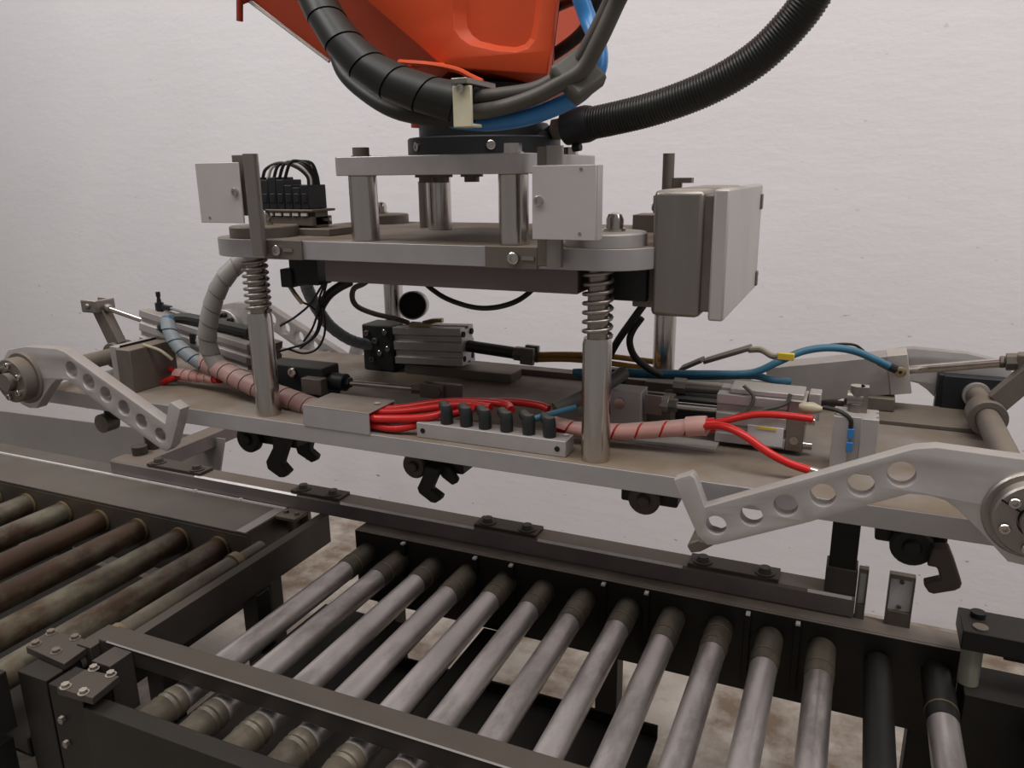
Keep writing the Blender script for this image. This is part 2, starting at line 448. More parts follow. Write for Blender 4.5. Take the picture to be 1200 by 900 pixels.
bm = B(); tube(bm, [(-1.1065, 1.2200, 1.8426), (-1.0385, 1.2150, 1.7973), (-0.8822, 1.2150, 1.6918)], 0.0032, 8, 6)
link('lit_rim', bm, 'white_plastic', ROB, label='pale strip standing in for the light along the housing edge')  # pale tube paints in the light caught by the housing rim
bm = B(); cyl(bm, (-1.0602, 1.2000, 1.7686), (-1.0447, 1.2000, 1.8844), 0.006, 12); cyl(bm, (-1.0561, 1.2000, 1.7991), (-1.0322, 1.2400, 1.8194), 0.005, 10)
link('lifting_lug', bm, 'red_paint', ROB)
bm = B(); tube(bm, [(-0.6089, 1.0000, 1.6493), (-0.5507, 0.9850, 1.6408), (-0.5122, 0.9850, 1.6321), (-0.4910, 0.9850, 1.6224), (-0.4749, 0.9850, 1.6152)], 0.004, 8, 5)
beam(bm, (-0.5658, 1.0000, 1.6412), (-0.5939, 1.0500, 1.6528), 0.05, 0.003)
link('cable_bracket', bm, 'orange_paint', ROB)
# black flange
cxF, cyF = -0.548, 1.14
bm = B(); lathe(bm, [(0, 0.118), (0.024, 0.118), (0.026, 0.116), (0.026, 0.10), (0.044, 0.10), (0.046, 0.098), (0.046, 0.08), (0.100, 0.08)], (cxF, cyF, 1.5255), (0, 0, 1), 48)
flange = link('flange', bm, 'black_plastic', ROB)
for k, a0 in enumerate((-121, -60)):
    a0 = math.radians(a0); d = Vector((math.cos(a0), math.sin(a0), 0))
    bm = B(); p = Vector((cxF, cyF, 1.538)) + d*0.1165; sockethead(bm, p, d, 0.0065, 0.005)
    link('flange_screw', bm, 'steel', flange)
bm = B(); cyl(bm, (-0.6356, 1.1000, 1.5677), (-0.6344, 1.1000, 1.5926), 0.016, 20)
link('adapter_pin', bm, 'red_paint', ROB)

# hoses and cables of the robot
def hose(name, pts, r, mat, label, cat='hose', seg=12, n=8, group=None):
    bm = B(); tube(bm, pts, r, seg, n)
    return tag(link(name, bm, mat, sharp=60), label, cat, group)

p_sp = [(-0.8167, 1.0200, 2.1496), (-0.7966, 1.0200, 1.9460), (-0.7634, 1.0000, 1.7975), (-0.7282, 0.9850, 1.7365), (-0.6810, 0.9650, 1.6806), (-0.6223, 0.9550, 1.6334), (-0.5583, 0.9500, 1.6060), (-0.5078, 0.9500, 1.5909), (-0.4706, 0.9520, 1.5842)]
H = thing('wrapped_hose', 'thick black spiral-wrapped hose bundle running down across the orange robot wrist', 'hose', (-0.6, 0.96, 1.6))
bm = B(); tube(bm, p_sp, 0.0225, 16, 8); link('inner_hose', bm, 'black_rubber', H, sharp=60)
bm = B(); wrap(bm, p_sp, 0.0235, 0.052, 0.95, 24, 0.0012); link('spiral_wrap', bm, 'hose_wrap_black', H, sharp=50)
hose('black_hose', [(-0.7826, 1.0900, 1.6988), (-0.7359, 1.0500, 1.6473), (-0.6804, 1.0250, 1.6123), (-0.6196, 1.0000, 1.5870), (-0.5604, 0.9850, 1.5748), (-0.5027, 0.9750, 1.5710)], 0.012, 'black_rubber', 'black hose sagging just below the spiral-wrapped bundle')

K = thing('cable_clamp', 'cream metal clamp strap holding the cable bundle under the orange wrist', 'clamp', (-0.4738, 0.9300, 1.5552))
c0 = (-0.4826, 0.9250, 1.6142); c1 = (-0.4568, 0.9250, 1.5555)
bm = B(); box(bm, c0[0], c1[0], 0.915, 0.92, c1[2], c0[2]-0.010); box(bm, c0[0], c1[0], 0.92, 0.945, c1[2], c1[2]+0.004)
link('strap', bm, 'clamp_cream', K, bevel=0.001)
bm = B(); box(bm, c0[0]+0.001, c1[0]-0.003, 0.910, 0.995, c0[2]-0.008, c0[2]-0.001); link('clamp_bar', bm, 'stainless', K, bevel=0.001)
bm = B(); sockethead(bm, ((c0[0]+c1[0])/2-0.001, 0.915, c0[2]-0.013), (0, -1, 0), 0.0055, 0.004); link('screw', bm, 'steel', K)

hose('grey_cable', [(-0.4891, 0.9550, 1.5925), (-0.4451, 0.9600, 1.5950), (-0.3941, 0.9650, 1.6000), (-0.3599, 0.9650, 1.6132), (-0.3349, 0.9600, 1.6268), (-0.3125, 0.9500, 1.6515), (-0.2912, 0.9400, 1.6804), (-0.2710, 0.9300, 1.7119), (-0.2387, 0.9600, 1.8168), (-0.2361, 1.0200, 1.9999)], 0.0093, 'cable_grey', 'upper grey cable curving from the cream clamp up through the tie', 'cable')
hose('grey_cable', [(-0.4872, 0.9500, 1.5744), (-0.4348, 0.9500, 1.5785), (-0.3826, 0.9450, 1.5899), (-0.3450, 0.9400, 1.6042), (-0.3193, 0.9400, 1.6179), (-0.2992, 0.9350, 1.6458), (-0.2782, 0.9300, 1.6820), (-0.2603, 0.9200, 1.7089), (-0.2244, 0.9400, 1.8088), (-0.2175, 1.0000, 1.9872)], 0.0098, 'cable_grey', 'lower grey cable curving from the cream clamp, above the blue hose', 'cable')
hose('blue_hose', [(-0.5209, 0.9850, 1.5690), (-0.4651, 0.9750, 1.5632), (-0.4060, 0.9650, 1.5669), (-0.3579, 0.9600, 1.5789), (-0.3275, 0.9650, 1.5957), (-0.3126, 0.9750, 1.6212), (-0.3174, 0.9850, 1.6518), (-0.3348, 1.0000, 1.6824), (-0.3498, 1.0000, 1.7242), (-0.3663, 1.0200, 1.7969), (-0.3433, 1.0200, 1.8942), (-0.3004, 1.0400, 2.0303)], 0.0108, 'blue_tube', 'bright blue air hose sweeping round below the grey cables at the robot')
hose('black_cable', [(-0.4532, 1.1200, 1.6495), (-0.4103, 1.1000, 1.6625), (-0.3699, 1.0800, 1.6808), (-0.3458, 1.0600, 1.7049), (-0.3340, 1.0500, 1.7421), (-0.3200, 1.0700, 1.8514), (-0.2959, 1.1000, 2.0390)], 0.0085, 'black_rubber', 'black cable looping behind the blue hose right of the orange wrist', 'cable')
hose('black_cable', [(-0.4547, 1.2000, 1.7374), (-0.4159, 1.1600, 1.7365), (-0.3675, 1.1000, 1.7292), (-0.3372, 1.0600, 1.7424)], 0.007, 'black_rubber', 'short black cable behind the upper end of the blue hose', 'cable')
bm = B(); d0 = Vector((-0.3507, 0.9550, 1.6311)); d1 = Vector((-0.3133, 0.9550, 1.5922))
beam(bm, d0, d1, 0.05, 0.024, up=(-0.5, -0.25, 0.8))
tag(link('cable_tie', bm, 'cable_grey', bevel=0.006), 'dark grey fabric tie strapped round the robot cables and blue hose', 'strap')

# corrugated hose
p_co = [(-0.4039, 1.1300, 1.5627), (-0.3403, 1.1200, 1.5705), (-0.2711, 1.1100, 1.5829), (-0.2015, 1.1000, 1.6037), (-0.1429, 1.0900, 1.6332), (-0.1011, 1.0800, 1.6700), (-0.0745, 1.0700, 1.7062), (-0.0541, 1.0700, 1.7579), (-0.0376, 1.0800, 1.8652), (-0.0441, 1.1000, 2.0187)]
CH = thing('corrugated_hose', 'thick black corrugated hose curving up to the right in front of the wall', 'hose', p_co[0])
P = resample(smooth_path(p_co, 14), 0.0011)
bm = B(); tube(bm, P, 0.02, 18, 0, rf=lambda i: 0.0222 + 0.0008*math.sin(i*2*math.pi/4))
link('corrugated_tube', bm, 'hose_wrap_black', CH, sharp=80)
bm = B(); v0 = Vector(p_co[0]); dv = (Vector(p_co[1]) - v0).normalized()
lathe(bm, [(-0.006, 0.020), (-0.006, 0.025), (0.028, 0.0262), (0.036, 0.024), (0.036, 0.021)], v0, dv, 24)
cyl(bm, v0 + dv*0.006 + Vector((0, 0, -0.03)), v0 + dv*0.018 + Vector((0, 0, -0.03)), 0.006, 10)
link('end_collar', bm, 'black_plastic', CH)
bm = B(); cyl(bm, v0 - dv*0.026, v0 - dv*0.004, 0.0165, 6); cyl(bm, v0 - dv*0.004, v0, 0.012, 16)
link('hose_nut', bm, 'dull_metal', CH)
bm = B(); tube(bm, [v0 - dv*0.024, v0 - dv*0.05 + Vector((0, 0.0, -0.012)), Vector((-0.44, 1.12, 1.548))], 0.011, 12, 6)
link('elbow', bm, 'black_plastic', CH)

# ================================================================== gripper head (upper plates)
HD = thing('gripping_tool', 'grey metal double-plate gripper head bolted under the black flange', 'gripper', (-0.615, 1.22, 1.338))
X0, X1, YF, YB = -1.0, -0.245, 0.985, 1.455
bm = B(); prism_z(bm, round_rect(-0.724, -0.413, 0.985, 1.29, 0.014), 1.498, 1.525)
link('top_plate', bm, 'aluminium', HD, bevel=0.0012)
for x in (-0.695, -0.447):
    for y in (1.02, 1.255):
        bm = B(); cyl(bm, (x, y, 1.402), (x, y, 1.498), 0.0212, 32)
        sc = link('spacer_column', bm, 'steel', HD, bevel=0.001)
        bm = B(); cyl(bm, (x, y, 1.5252), (x, y, 1.527), 0.015, 18); cyl(bm, (x, y, 1.527), (x, y, 1.5385), 0.0125, 6 if x > -0.5 else 20)
        link('bolt', bm, 'dull_metal' if x < -0.5 else 'steel', sc)
for p in ((-0.6302, 1.1000, 1.4913), (-0.6044, 1.1000, 1.4911), (-0.5762, 1.1500, 1.4903)):
    bm = B(); cyl(bm, (p[0], p[1], 1.498), (p[0], p[1], 1.494), 0.018, 18); cyl(bm, (p[0], p[1], 1.494), (p[0], p[1], 1.486), 0.012, 6)
    link('nut', bm, 'dull_metal', HD)
bm = B(); cyl(bm, (-0.748, 1.29, 1.4023), (-0.748, 1.29, 1.486), 0.0085, 16)
link('threaded_pin', bm, 'stainless', HD)
bm = B(); prism_z(bm, round_rect(X0, X1, YF, YB, 0.07, 10), 1.373, 1.402)
link('main_plate', bm, 'dusty_plate', HD, bevel=0.001)
for x in (-0.913, -0.32):
    for y in (1.045, 1.40):
        bm = B(); lathe(bm, [(0, 0.056), (0.016, 0.056), (0.018, 0.054), (0.018, 0.03), (0.0185, 0.028)], (x, y, 1.4022), (0, 0, 1), 48)
        col = link('collar', bm, 'dull_metal' if x < -0.5 else 'aluminium', HD)
        bm = B(); lathe(bm, [(0, 0.015), (0.004, 0.015), (0.004, 0.0115), (0.016, 0.012), (0.023, 0.009), (0.0255, 0.003)], (x+(0.012 if y < 1.2 and x > -0.5 else 0), y, 1.4207), (0, 0, 1), 20)
        link('dome_nut', bm, 'steel', col)
# darker mounting inserts with screws on the front edge
for x0, x1 in ((-0.862, -0.788), (-0.474, -0.396)):
    bm = B(); box(bm, x0, x1, 0.980, 0.9849, 1.3725, 1.4025); ins = link('mounting_insert', bm, 'dull_metal', HD, bevel=0.0008)
    xs = x0 + 0.028 if x0 < -0.6 else x1 - 0.034
    bm = B(); sockethead(bm, (xs, 0.980, 1.387), (0, -1, 0), 0.0085, 0.006); link('screw', bm, 'steel', ins)
    bm = B(); box(bm, min(xs+0.012, x1-0.016), min(xs+0.030, x1-0.002), 0.978, 0.9802, 1.385, 1.39); link('slot_key', bm, 'spring_steel', ins)
# box beam below the plate
bm = B(); box(bm, -0.762, -0.345, 1.0, 1.06, 1.3385, 1.373); link('box_beam', bm, 'purple_grey', HD, bevel=0.0015)
bm = B(); box(bm, -0.345, -0.262, 1.05, 1.2, 1.325, 1.373); link('valve_body', bm, 'black_plastic', HD, bevel=0.002)
bm = B(); box(bm, -0.285, -0.255, 1.06, 1.14, 1.316, 1.372); link('side_block', bm, 'dull_metal', HD, bevel=0.002)
# sensor bars and sheet covers
def sensor_bracket(side):
    if side < 0:
        bx0, bx1, rx, sx0, sx1, sz0, sz1 = -0.897, -0.872, -0.859, -0.963, -0.876, 1.429, 1.520
        lab = 'square sheet-metal sensor cover on a bar at the left end of the gripper head'
    else:
        bx0, bx1, rx, sx0, sx1, sz0, sz1 = -0.391, -0.380, -0.366, -0.391, -0.305, 1.4155, 1.508
        lab = 'square sheet-metal sensor cover on a bar between front column and junction box'
    T = thing('sensor_bracket', lab, 'bracket', (rx, 0.967, 1.379), 'sensor covers on the gripper head')
    bm = B(); box(bm, bx0, rx+0.002, 0.968, 0.978, 1.379 if side > 0 else 1.44, 1.531); link('back_strip', bm, 'dull_metal', T, bevel=0.001)
    bm = B(); profile(bm, [(0.0115*math.sin(math.radians(t)), 0.0115*math.cos(math.radians(t))) for t in range(0, 360, 18)], (rx, 0.967, 1.379), (rx, 0.967, 1.532), up=(0, 1, 0))
    link('bar', bm, 'stainless', T)
    bm = B()
    if side > 0:
        box(bm, sx0, sx1, 0.951, 0.954, sz0, sz1); box(bm, sx1-0.001, sx1+0.002, 0.953, 0.972, sz0, sz1); box(bm, sx0, sx1, 0.954, 0.968, sz1-0.003, sz1)
    else:
        box(bm, sx0, sx1, 0.958, 0.961, sz0, sz1)
    cv = link('sheet_cover', bm, 'bracket_metal', T, bevel=0.0008)
    sx, sz, yy = (-0.887, 1.476, 0.958) if side < 0 else (-0.3815, 1.4645, 0.951)
    bm = B(); sockethead(bm, (sx, yy, sz), (0, -1, 0), 0.0062, 0.004); link('screw', bm, 'steel', cv)
    for hx, hz in (((-0.325, 1.503), (-0.326, 1.424)) if side > 0 else ((-0.944, 1.437),)):
        bm = B(); cyl(bm, (hx, yy, hz), (hx, yy-0.0008, hz), 0.002, 10); link('rivet', bm, 'spring_steel', cv)
sensor_bracket(-1); sensor_bracket(1)
bm = B(); cyl(bm, (-0.325, 1.43, 1.402), (-0.325, 1.43, 1.529), 0.0105, 16); box(bm, -0.315, -0.30, 1.425, 1.435, 1.402, 1.487); box(bm, -0.30, -0.281, 1.42, 1.44, 1.478, 1.487)
link('rear_bar', bm, 'dull_metal', HD)
bm = B(); box(bm, (-0.3472, 1.3000, 1.4244)[0], -0.255, 1.28, 1.34, 1.402, 1.43); link('stop_block', bm, 'dull_metal', HD, bevel=0.001)

# terminal strip on the plate, left
TB = thing('terminal_strip', 'black terminal blocks with looped wires on a pale rail atop the gripper head', 'terminal block', (-0.9, 1.11, 1.402))
bm = B(); box(bm, -0.955, -0.80, 1.07, 1.16, 1.4022, 1.4135); link('mounting_plate', bm, 'dull_metal', TB, bevel=0.001)
bm = B(); box(bm, -0.968, -0.845, 1.085, 1.14, 1.417, 1.432); box(bm, -0.968, -0.84, 1.08, 1.145, 1.440, 1.444); box(bm, -0.968, -0.845, 1.095, 1.13, 1.4135, 1.441)
rail = link('rail', bm, 'dull_metal', TB, bevel=0.001)
for k in range(6):
    x = -0.955 + k*0.018
    bm = B(); box(bm, x, x+0.012, 1.0815, 1.0852, 1.4335, 1.4385); link('marker', bm, 'white_plastic', rail)
bm = B(); cyl(bm, (-0.846, 1.11, 1.426), (-0.826, 1.11, 1.427), 0.003, 10); link('rail_screw', bm, 'steel', rail)
for k in range(7):
    x = -0.968 + k*0.0168
    top = 1.497 if k < 4 else 1.484
    bm = B(); box(bm, x, x+0.0158, 1.088, 1.137, 1.4445 if k else 1.452, top - (0.004 if k % 2 else 0)); box(bm, x+0.003, x+0.013, 1.0865, 1.0885, 1.455, 1.47)
    link('terminal', bm, 'black_plastic', TB, bevel=0.001)
for k in range(5):
    o = k*0.006
    bm = B(); tube(bm, [(-0.955+o*2, 1.10, 1.494), (-0.945+o*2.2, 1.10, 1.511+o*0.4), (-0.915+o*1.5, 1.10+o*0.4, 1.520+o*0.1), (-0.885+o, 1.102+o*0.6, 1.514+o*0.2), (-0.868+o*0.5, 1.11+o*0.5, 1.498), (-0.866+o*0.5, 1.11+o*0.5, 1.480)], 0.0028, 8, 6)
    link('wire', bm, 'black_rubber' if k not in (1,) else 'white_plastic', TB)

# ================================================================== junction box
JB = thing('junction_box', 'stainless steel junction box with raised lid at the right end of the gripper head', 'junction box', (-0.2, 1.2, 1.31))
bm = B(); box(bm, -0.252, -0.186, 1.03, 1.37, 1.310, 1.4755); link('box_body', bm, 'stainless', JB, bevel=0.007)
bm = B(); box(bm, -0.188, -0.170, 1.037, 1.363, 1.318, 1.469); link('seal_rim', bm, 'dull_metal', JB, bevel=0.002)
bm = B(); box(bm, -0.1745, -0.1545, 1.028, 1.372, 1.308, 1.4765); link('lid', bm, 'stainless_lid', JB, bevel=0.003)
for z in (1.33, 1.455):
    bm = B(); box(bm, -0.156, -0.1515, 1.35, 1.366, z-0.018, z+0.006); link('lid_catch', bm, 'dull_metal', JB, bevel=0.001)
bm = B(); box(bm, -0.2575, -0.252, 1.05, 1.08, 1.445, 1.468); cyl(bm, (-0.2575, 1.065, 1.452), (-0.262, 1.065, 1.452), 0.005, 12); link('mounting_tab', bm, 'dull_metal', JB, bevel=0.001)

# ================================================================== gripper base (lower plate)
BS = thing('sprung_carriage', 'long dusty grey base plate carrying the sprung columns of the gripper', 'gripper', (-0.615, 1.22, 1.07))
bm = B(); prism_z(bm, round_rect(-1.455, 0.232, 0.985, 1.455, 0.006, 3), 1.0705, 1.1); link('base_plate', bm, 'dusty_plate', BS, bevel=0.001)
for x in (-0.913, -0.32):
    for y in (1.013, 1.43):
        bm = B(); lathe(bm, [(0, 0.0206), (0.170, 0.0206), (0.178, 0.0188), (0.178, 0.013)], (x, y, 1.1002), (0, 0, 1), 40)
        tb = link('guide_column', bm, 'steel', BS)
        bm = B(); cyl(bm, (x, y, 1.2775), (x, y, 1.3725), 0.0142, 24); link('guide_rod', bm, 'spring_steel', tb)
        bm = B(); helix(bm, (x, y, 1.2805), 1.370, 0.0192, 0.0029, 8.5 if x < -0.5 else 7); link('spring', bm, 'spring_steel', tb, sharp=60)
bm = B(); box(bm, -0.37, -0.165, 1.10, 1.135, 1.1002, 1.1065); link('flat_strip', bm, 'aluminium', BS, bevel=0.001)
bm = B(); box(bm, 0.0, 0.2, 1.335, 1.452, 1.1002, 1.107); link('flat_strip', bm, 'dull_metal', BS, bevel=0.001)
bm = B(); box(bm, -0.86, -0.32, 1.42, 1.452, 1.1002, 1.112); link('flat_strip', bm, 'dull_metal', BS, bevel=0.001)

# ================================================================== clamps
arm_r = [(-0.1906, 0.9400, 1.1152), (-0.1703, 0.9400, 1.1253), (-0.1647, 0.9400, 1.1215), (-0.1499, 0.9400, 1.0840), (0.0701, 0.9400, 1.1903), (0.0783, 0.9400, 1.1939), (0.0999, 0.9400, 1.1984), (0.1831, 0.9400, 1.1959)]
hub_c = (0.200, 1.135)
arm_r = [(p[0], p[2]) for p in arm_r] + [(hub_c[0] + 0.062*math.cos(math.radians(t)), hub_c[1] + 0.062*math.sin(math.radians(t))) for t in (55, 35, 15, -5, -25, -45, -65, -85, -105)]
arm_r += [(p[0], p[2]) for p in [(0.1548, 0.9400, 1.1045), (0.1303, 0.9400, 1.1272), (0.1155, 0.9400, 1.1372), (0.0980, 0.9400, 1.1406), (0.0790, 0.9400, 1.1396), (0.0443, 0.9400, 1.1222), (-0.0249, 0.9400, 1.0855), (-0.1321, 0.9400, 1.0347), (-0.1439, 0.9400, 1.0324), (-0.1564, 0.9400, 1.0421), (-0.1771, 0.9400, 1.0841)]]
holes_r = [((p[0], p[2]), r) for p, r in zip([(-0.1342, 0.9400, 1.0618), (-0.0923, 0.9400, 1.0822), (-0.0531, 0.9400, 1.1026), (-0.0121, 0.9400, 1.1228), (0.0277, 0.9400, 1.1425), (0.0683, 0.9400, 1.1616)], (0.0128, 0.0138, 0.0142, 0.0146, 0.015, 0.0155))]
def clamp(sign, label):
    mx = (lambda x: x) if sign > 0 else (lambda x: -1.23 - x)
    hx, hz = mx(hub_c[0]), hub_c[1]
    T = thing('clamp', label, 'clamp', (hx, 1.22, hz), 'swinging clamps of the gripper')
    ol = [(mx(p[0]), p[1]) for p in arm_r]; hl = [circle(mx(c[0]), c[1], r) for c, r in holes_r]
    for y0, y1, nm in ((0.938, 0.960, 'front'), (1.478, 1.50, 'rear')):
        bm = B(); holed_plate(bm, ol, hl, y0, y1); arm = link('arm', bm, 'aluminium', T)
        yo = y0 if nm == 'front' else y1; d = -1 if nm == 'front' else 1
        bm = B()
        hd = 0.0 if sign > 0 else 0.008
        lathe(bm, [(0, 0.050), (0.004, 0.050), (0.006, 0.048), (0.006, 0.042), (0.020+hd, 0.042), (0.022+hd, 0.040), (0.022+hd, 0.019), (0.014+hd, 0.018)], (hx, yo, hz), (0, d, 0), 40)
        hub = link('hub', bm, 'stainless' if sign > 0 else 'dull_metal', arm)
        if nm == 'rear' and sign < 0:
            bm = B(); lathe(bm, [(0, 0.045), (0.016, 0.045), (0.018, 0.043), (0.018, 0.02)], (hx, y0, hz), (0, -1, 0), 36); link('inner_hub', bm, 'aluminium', arm)
            for a in (40, 80, 120, 160):
                a = math.radians(a); bm = B(); sockethead(bm, (hx + 0.033*math.cos(a), y0 - 0.018, hz + 0.033*math.sin(a)), (0, -1, 0), 0.0065, 0.012); link('screw', bm, 'black_plastic', arm)
        if nm == 'front':
            for a in (20, 80, 140, 200, 260, 320):
                a = math.radians(a); bm = B(); sockethead(bm, (hx + 0.031*math.cos(a), yo - 0.022 - hd, hz + 0.031*math.sin(a)), (0, -1, 0), 0.006, 0.007); link('screw', bm, 'steel', arm)
            bm = B(); cyl(bm, (hx, yo - 0.0145, hz), (hx, yo - 0.034 - hd, hz), 0.0165, 28); link('shaft_end', bm, 'dull_metal', arm)
            a = math.radians(150); bm = B(); beam(bm, (hx + 0.019*math.cos(a), yo - 0.0222 - hd, hz + 0.019*math.sin(a)), (hx + 0.041*math.cos(a), yo - 0.0222 - hd, hz + 0.041*math.sin(a)), 0.002, 0.0012, up=(0, -1, 0)); link('clamping_slit', bm, 'hole_dark', arm)
    bm = B(); cyl(bm, (hx, 0.96, hz), (hx, 1.478, hz), 0.0165, 28); link('shaft', bm, 'dull_metal', T)
    if sign > 0:
        bm = B(); pipe(bm, (hx, 1.30, hz), (hx, 1.345, hz), 0.027, 0.0167); beam(bm, (hx+0.012, 1.325, hz+0.022), (0.262, 1.325, 1.222), 0.030, 0.026, up=(0, 1, 0))
        link('lever', bm, 'dull_metal', T, bevel=0.001)
        bm = B(); q = [(-0.1744, 0.9700, 1.0137), (-0.1701, 0.9700, 1.0196), (-0.1602, 0.9700, 1.0252), (-0.1387, 0.9700, 1.0218), (-0.1559, 0.9700, 1.0085), (-0.1683, 0.9700, 1.0042)]
        prism_xz(bm, q, 0.962, 1.02); link('tip_pad', bm, 'dull_metal', T, bevel=0.002)
    else:
        bm = B(); pipe(bm, (hx, 1.13, hz), (hx, 1.175, hz), 0.027, 0.0167); beam(bm, (hx, 1.15, hz+0.02), (-1.470, 1.15, 1.238), 0.030, 0.022, up=(0, 1, 0))
        link('lever', bm, 'dull_metal', T, bevel=0.001)
    return T
clamp(1, 'perforated grey clamp arms on a cross shaft at the right end of the base plate')
clamp(-1, 'perforated grey clamp arms on a cross shaft at the left end of the base plate')

# bearing blocks of the shafts
bm = B(); box(bm, 0.150, 0.246, 1.445, 1.470, 1.1003, 1.163); box(bm, 0.142, 0.152, 1.452, 1.476, 1.1003, 1.163)
BR = tag(link('bearing_block', bm, 'black_plastic', bevel=0.002), 'square black bearing block round the shaft at the right rear corner of the plate', 'bearing')
bm = B(); pipe(bm, (0.2, 1.435, 1.135), (0.2, 1.4448, 1.135), 0.021, 0.0168); link('bush', bm, 'aluminium', BR)
LB = thing('bearing_block', 'upright two-part dusty metal block beside the left clamp shaft', 'bearing', (-1.27, 1.08, 1.1))
bm = B(); box(bm, -1.306, -1.284, 1.03, 1.125, 1.1003, 1.186); link('thin_plate', bm, 'aluminium', LB, bevel=0.001)
bm = B(); box(bm, -1.282, -1.244, 1.022, 1.130, 1.1003, 1.184); link('block', bm, 'dull_metal', LB, bevel=0.0015)
bm = B(); box(bm, -1.284, -1.282, 1.035, 1.12, 1.102, 1.188); link('shim', bm, 'hole_dark', LB)
bm = B(); tube(bm, [(-1.25, 1.06, 1.187), (-1.225, 1.07, 1.178), (-1.21, 1.075, 1.168), (-1.20, 1.08, 1.157)], 0.0032, 8, 5); tag(link('cable_stub', bm, 'clip_cream'), 'short frayed pale cable end resting on the left bearing block', 'cable')

# ================================================================== pneumatic cylinders
def groove_profile(w, h, g=0.005):
    a, b = w/2, h/2
    def side(y0, y1): return []
    return [(-a,-b),(-a*0.25,-b),(-a*0.25,-b+g),(a*0.25,-b+g),(a*0.25,-b),(a,-b),
            (a,-b*0.62),(a-g,-b*0.55),(a-g,-b*0.30),(a,-b*0.22),(a,b*0.22),(a-g,b*0.30),(a-g,b*0.55),(a,b*0.62),
            (a,b),(a*0.25,b),(a*0.25,b-g),(-a*0.25,b-g),(-a*0.25,b),(-a,b),
            (-a,b*0.62),(-a+g,b*0.55),(-a+g,b*0.30),(-a,b*0.22),(-a,-b*0.22),(-a+g,-b*0.30),(-a+g,-b*0.55),(-a,-b*0.62)]
def lerp(a, b, t): return Vector(a).lerp(Vector(b), t)

def fork(bm, p, d, r=0.011, L=0.03, w=0.02):
    p = Vector(p); d = Vector(d).normalized(); a, s, u = frame_of(d)
    cyl(bm, p, p + d*L*0.45, r*0.85, 6)
    for k in (-1, 1): beam(bm, p + d*L*0.4 + s*k*w*0.38, p + d*L + s*k*w*0.38, w*0.28, r*1.9)
    cyl(bm, p + d*L*0.78 - s*w*0.65, p + d*L*0.78 + s*w*0.65, r*0.4, 10)
    return bm

# left: drives the left lever
A0, A1 = (-1.322, 1.15, 1.208), (-1.02, 1.15, 1.154)
CA = thing('pneumatic_cylinder', 'aluminium air cylinder with grooved body driving the left clamp lever', 'cylinder', (-1.17, 1.15, 1.12), 'air cylinders on the gripper base')
bm = B(); profile(bm, groove_profile(0.066, 0.070), lerp(A0, A1, 0.0), lerp(A0, A1, 0.24)); link('front_cap', bm, 'aluminium', CA, bevel=0.0008)
bm = B(); profile(bm, groove_profile(0.060, 0.062), lerp(A0, A1, 0.24), lerp(A0, A1, 0.90)); link('barrel', bm, 'aluminium', CA, bevel=0.0008)
bm = B(); profile(bm, groove_profile(0.066, 0.068), lerp(A0, A1, 0.90), A1); link('rear_cap', bm, 'dull_metal', CA, bevel=0.0008)
bm = B(); cyl(bm, A0, (-1.445, 1.15, 1.233), 0.0058, 16); link('piston_rod', bm, 'steel', CA)
bm = B(); cyl(bm, (-1.437, 1.15, 1.2315), (-1.452, 1.15, 1.2345), 0.0095, 6); box(bm, -1.496, -1.452, 1.126, 1.133, 1.225, 1.252); box(bm, -1.496, -1.452, 1.167, 1.174, 1.225, 1.252); box(bm, -1.458, -1.45, 1.126, 1.174, 1.225, 1.252); cyl(bm, (-1.474, 1.121, 1.239), (-1.474, 1.179, 1.239), 0.006, 14)
link('rod_fork', bm, 'stainless', CA, bevel=0.003)
v = lerp(A0, A1, 0.11) + Vector((0, -0.005, 0.034))
bm = B(); cyl(bm, v, v + Vector((0, 0, 0.018)), 0.0085, 8); cyl(bm, v + Vector((0, 0, 0.018)), v + Vector((0, 0, 0.030)), 0.005, 10, 0.003); cyl(bm, v + Vector((0, 0, 0.030)), v + Vector((0, 0, 0.040)), 0.0045, 8); beam(bm, v + Vector((0, 0, 0.011)), v + Vector((0.03, 0, 0.008)), 0.009, 0.009)
link('flow_fitting', bm, 'black_plastic', CA)
bm = B(); tube(bm, [v + Vector((0.026, 0, 0.009)), v + Vector((0.055, 0.0, 0.004)), v + Vector((0.072, 0.0, -0.003)), v + Vector((0.062, -0.01, -0.012)), v + Vector((0.035, -0.022, -0.02)), v + Vector((0.018, -0.03, -0.03))], 0.003, 8, 6); link('air_line', bm, 'bluegrey_wrap', CA)
bm = B(); tube(bm, [lerp(A0, A1, 0.2) + Vector((0, -0.032, 0.01)), lerp(A0, A1, 0.32) + Vector((0, -0.02, 0.036)), lerp(A0, A1, 0.5) + Vector((0, -0.01, 0.042)), lerp(A0, A1, 0.85) + Vector((0, 0, 0.046))], 0.012, 10, 6); link('black_conduit', bm, 'black_rubber', CA)
for t in (0.44, 0.5):
    w0 = lerp(A0, A1, t); bm = B(); box(bm, w0.x, w0.x+0.012, 1.1175, 1.1205, w0.z-0.002, w0.z+0.018); link('switch', bm, 'white_plastic' if t > 0.45 else 'black_plastic', CA, bevel=0.0008)

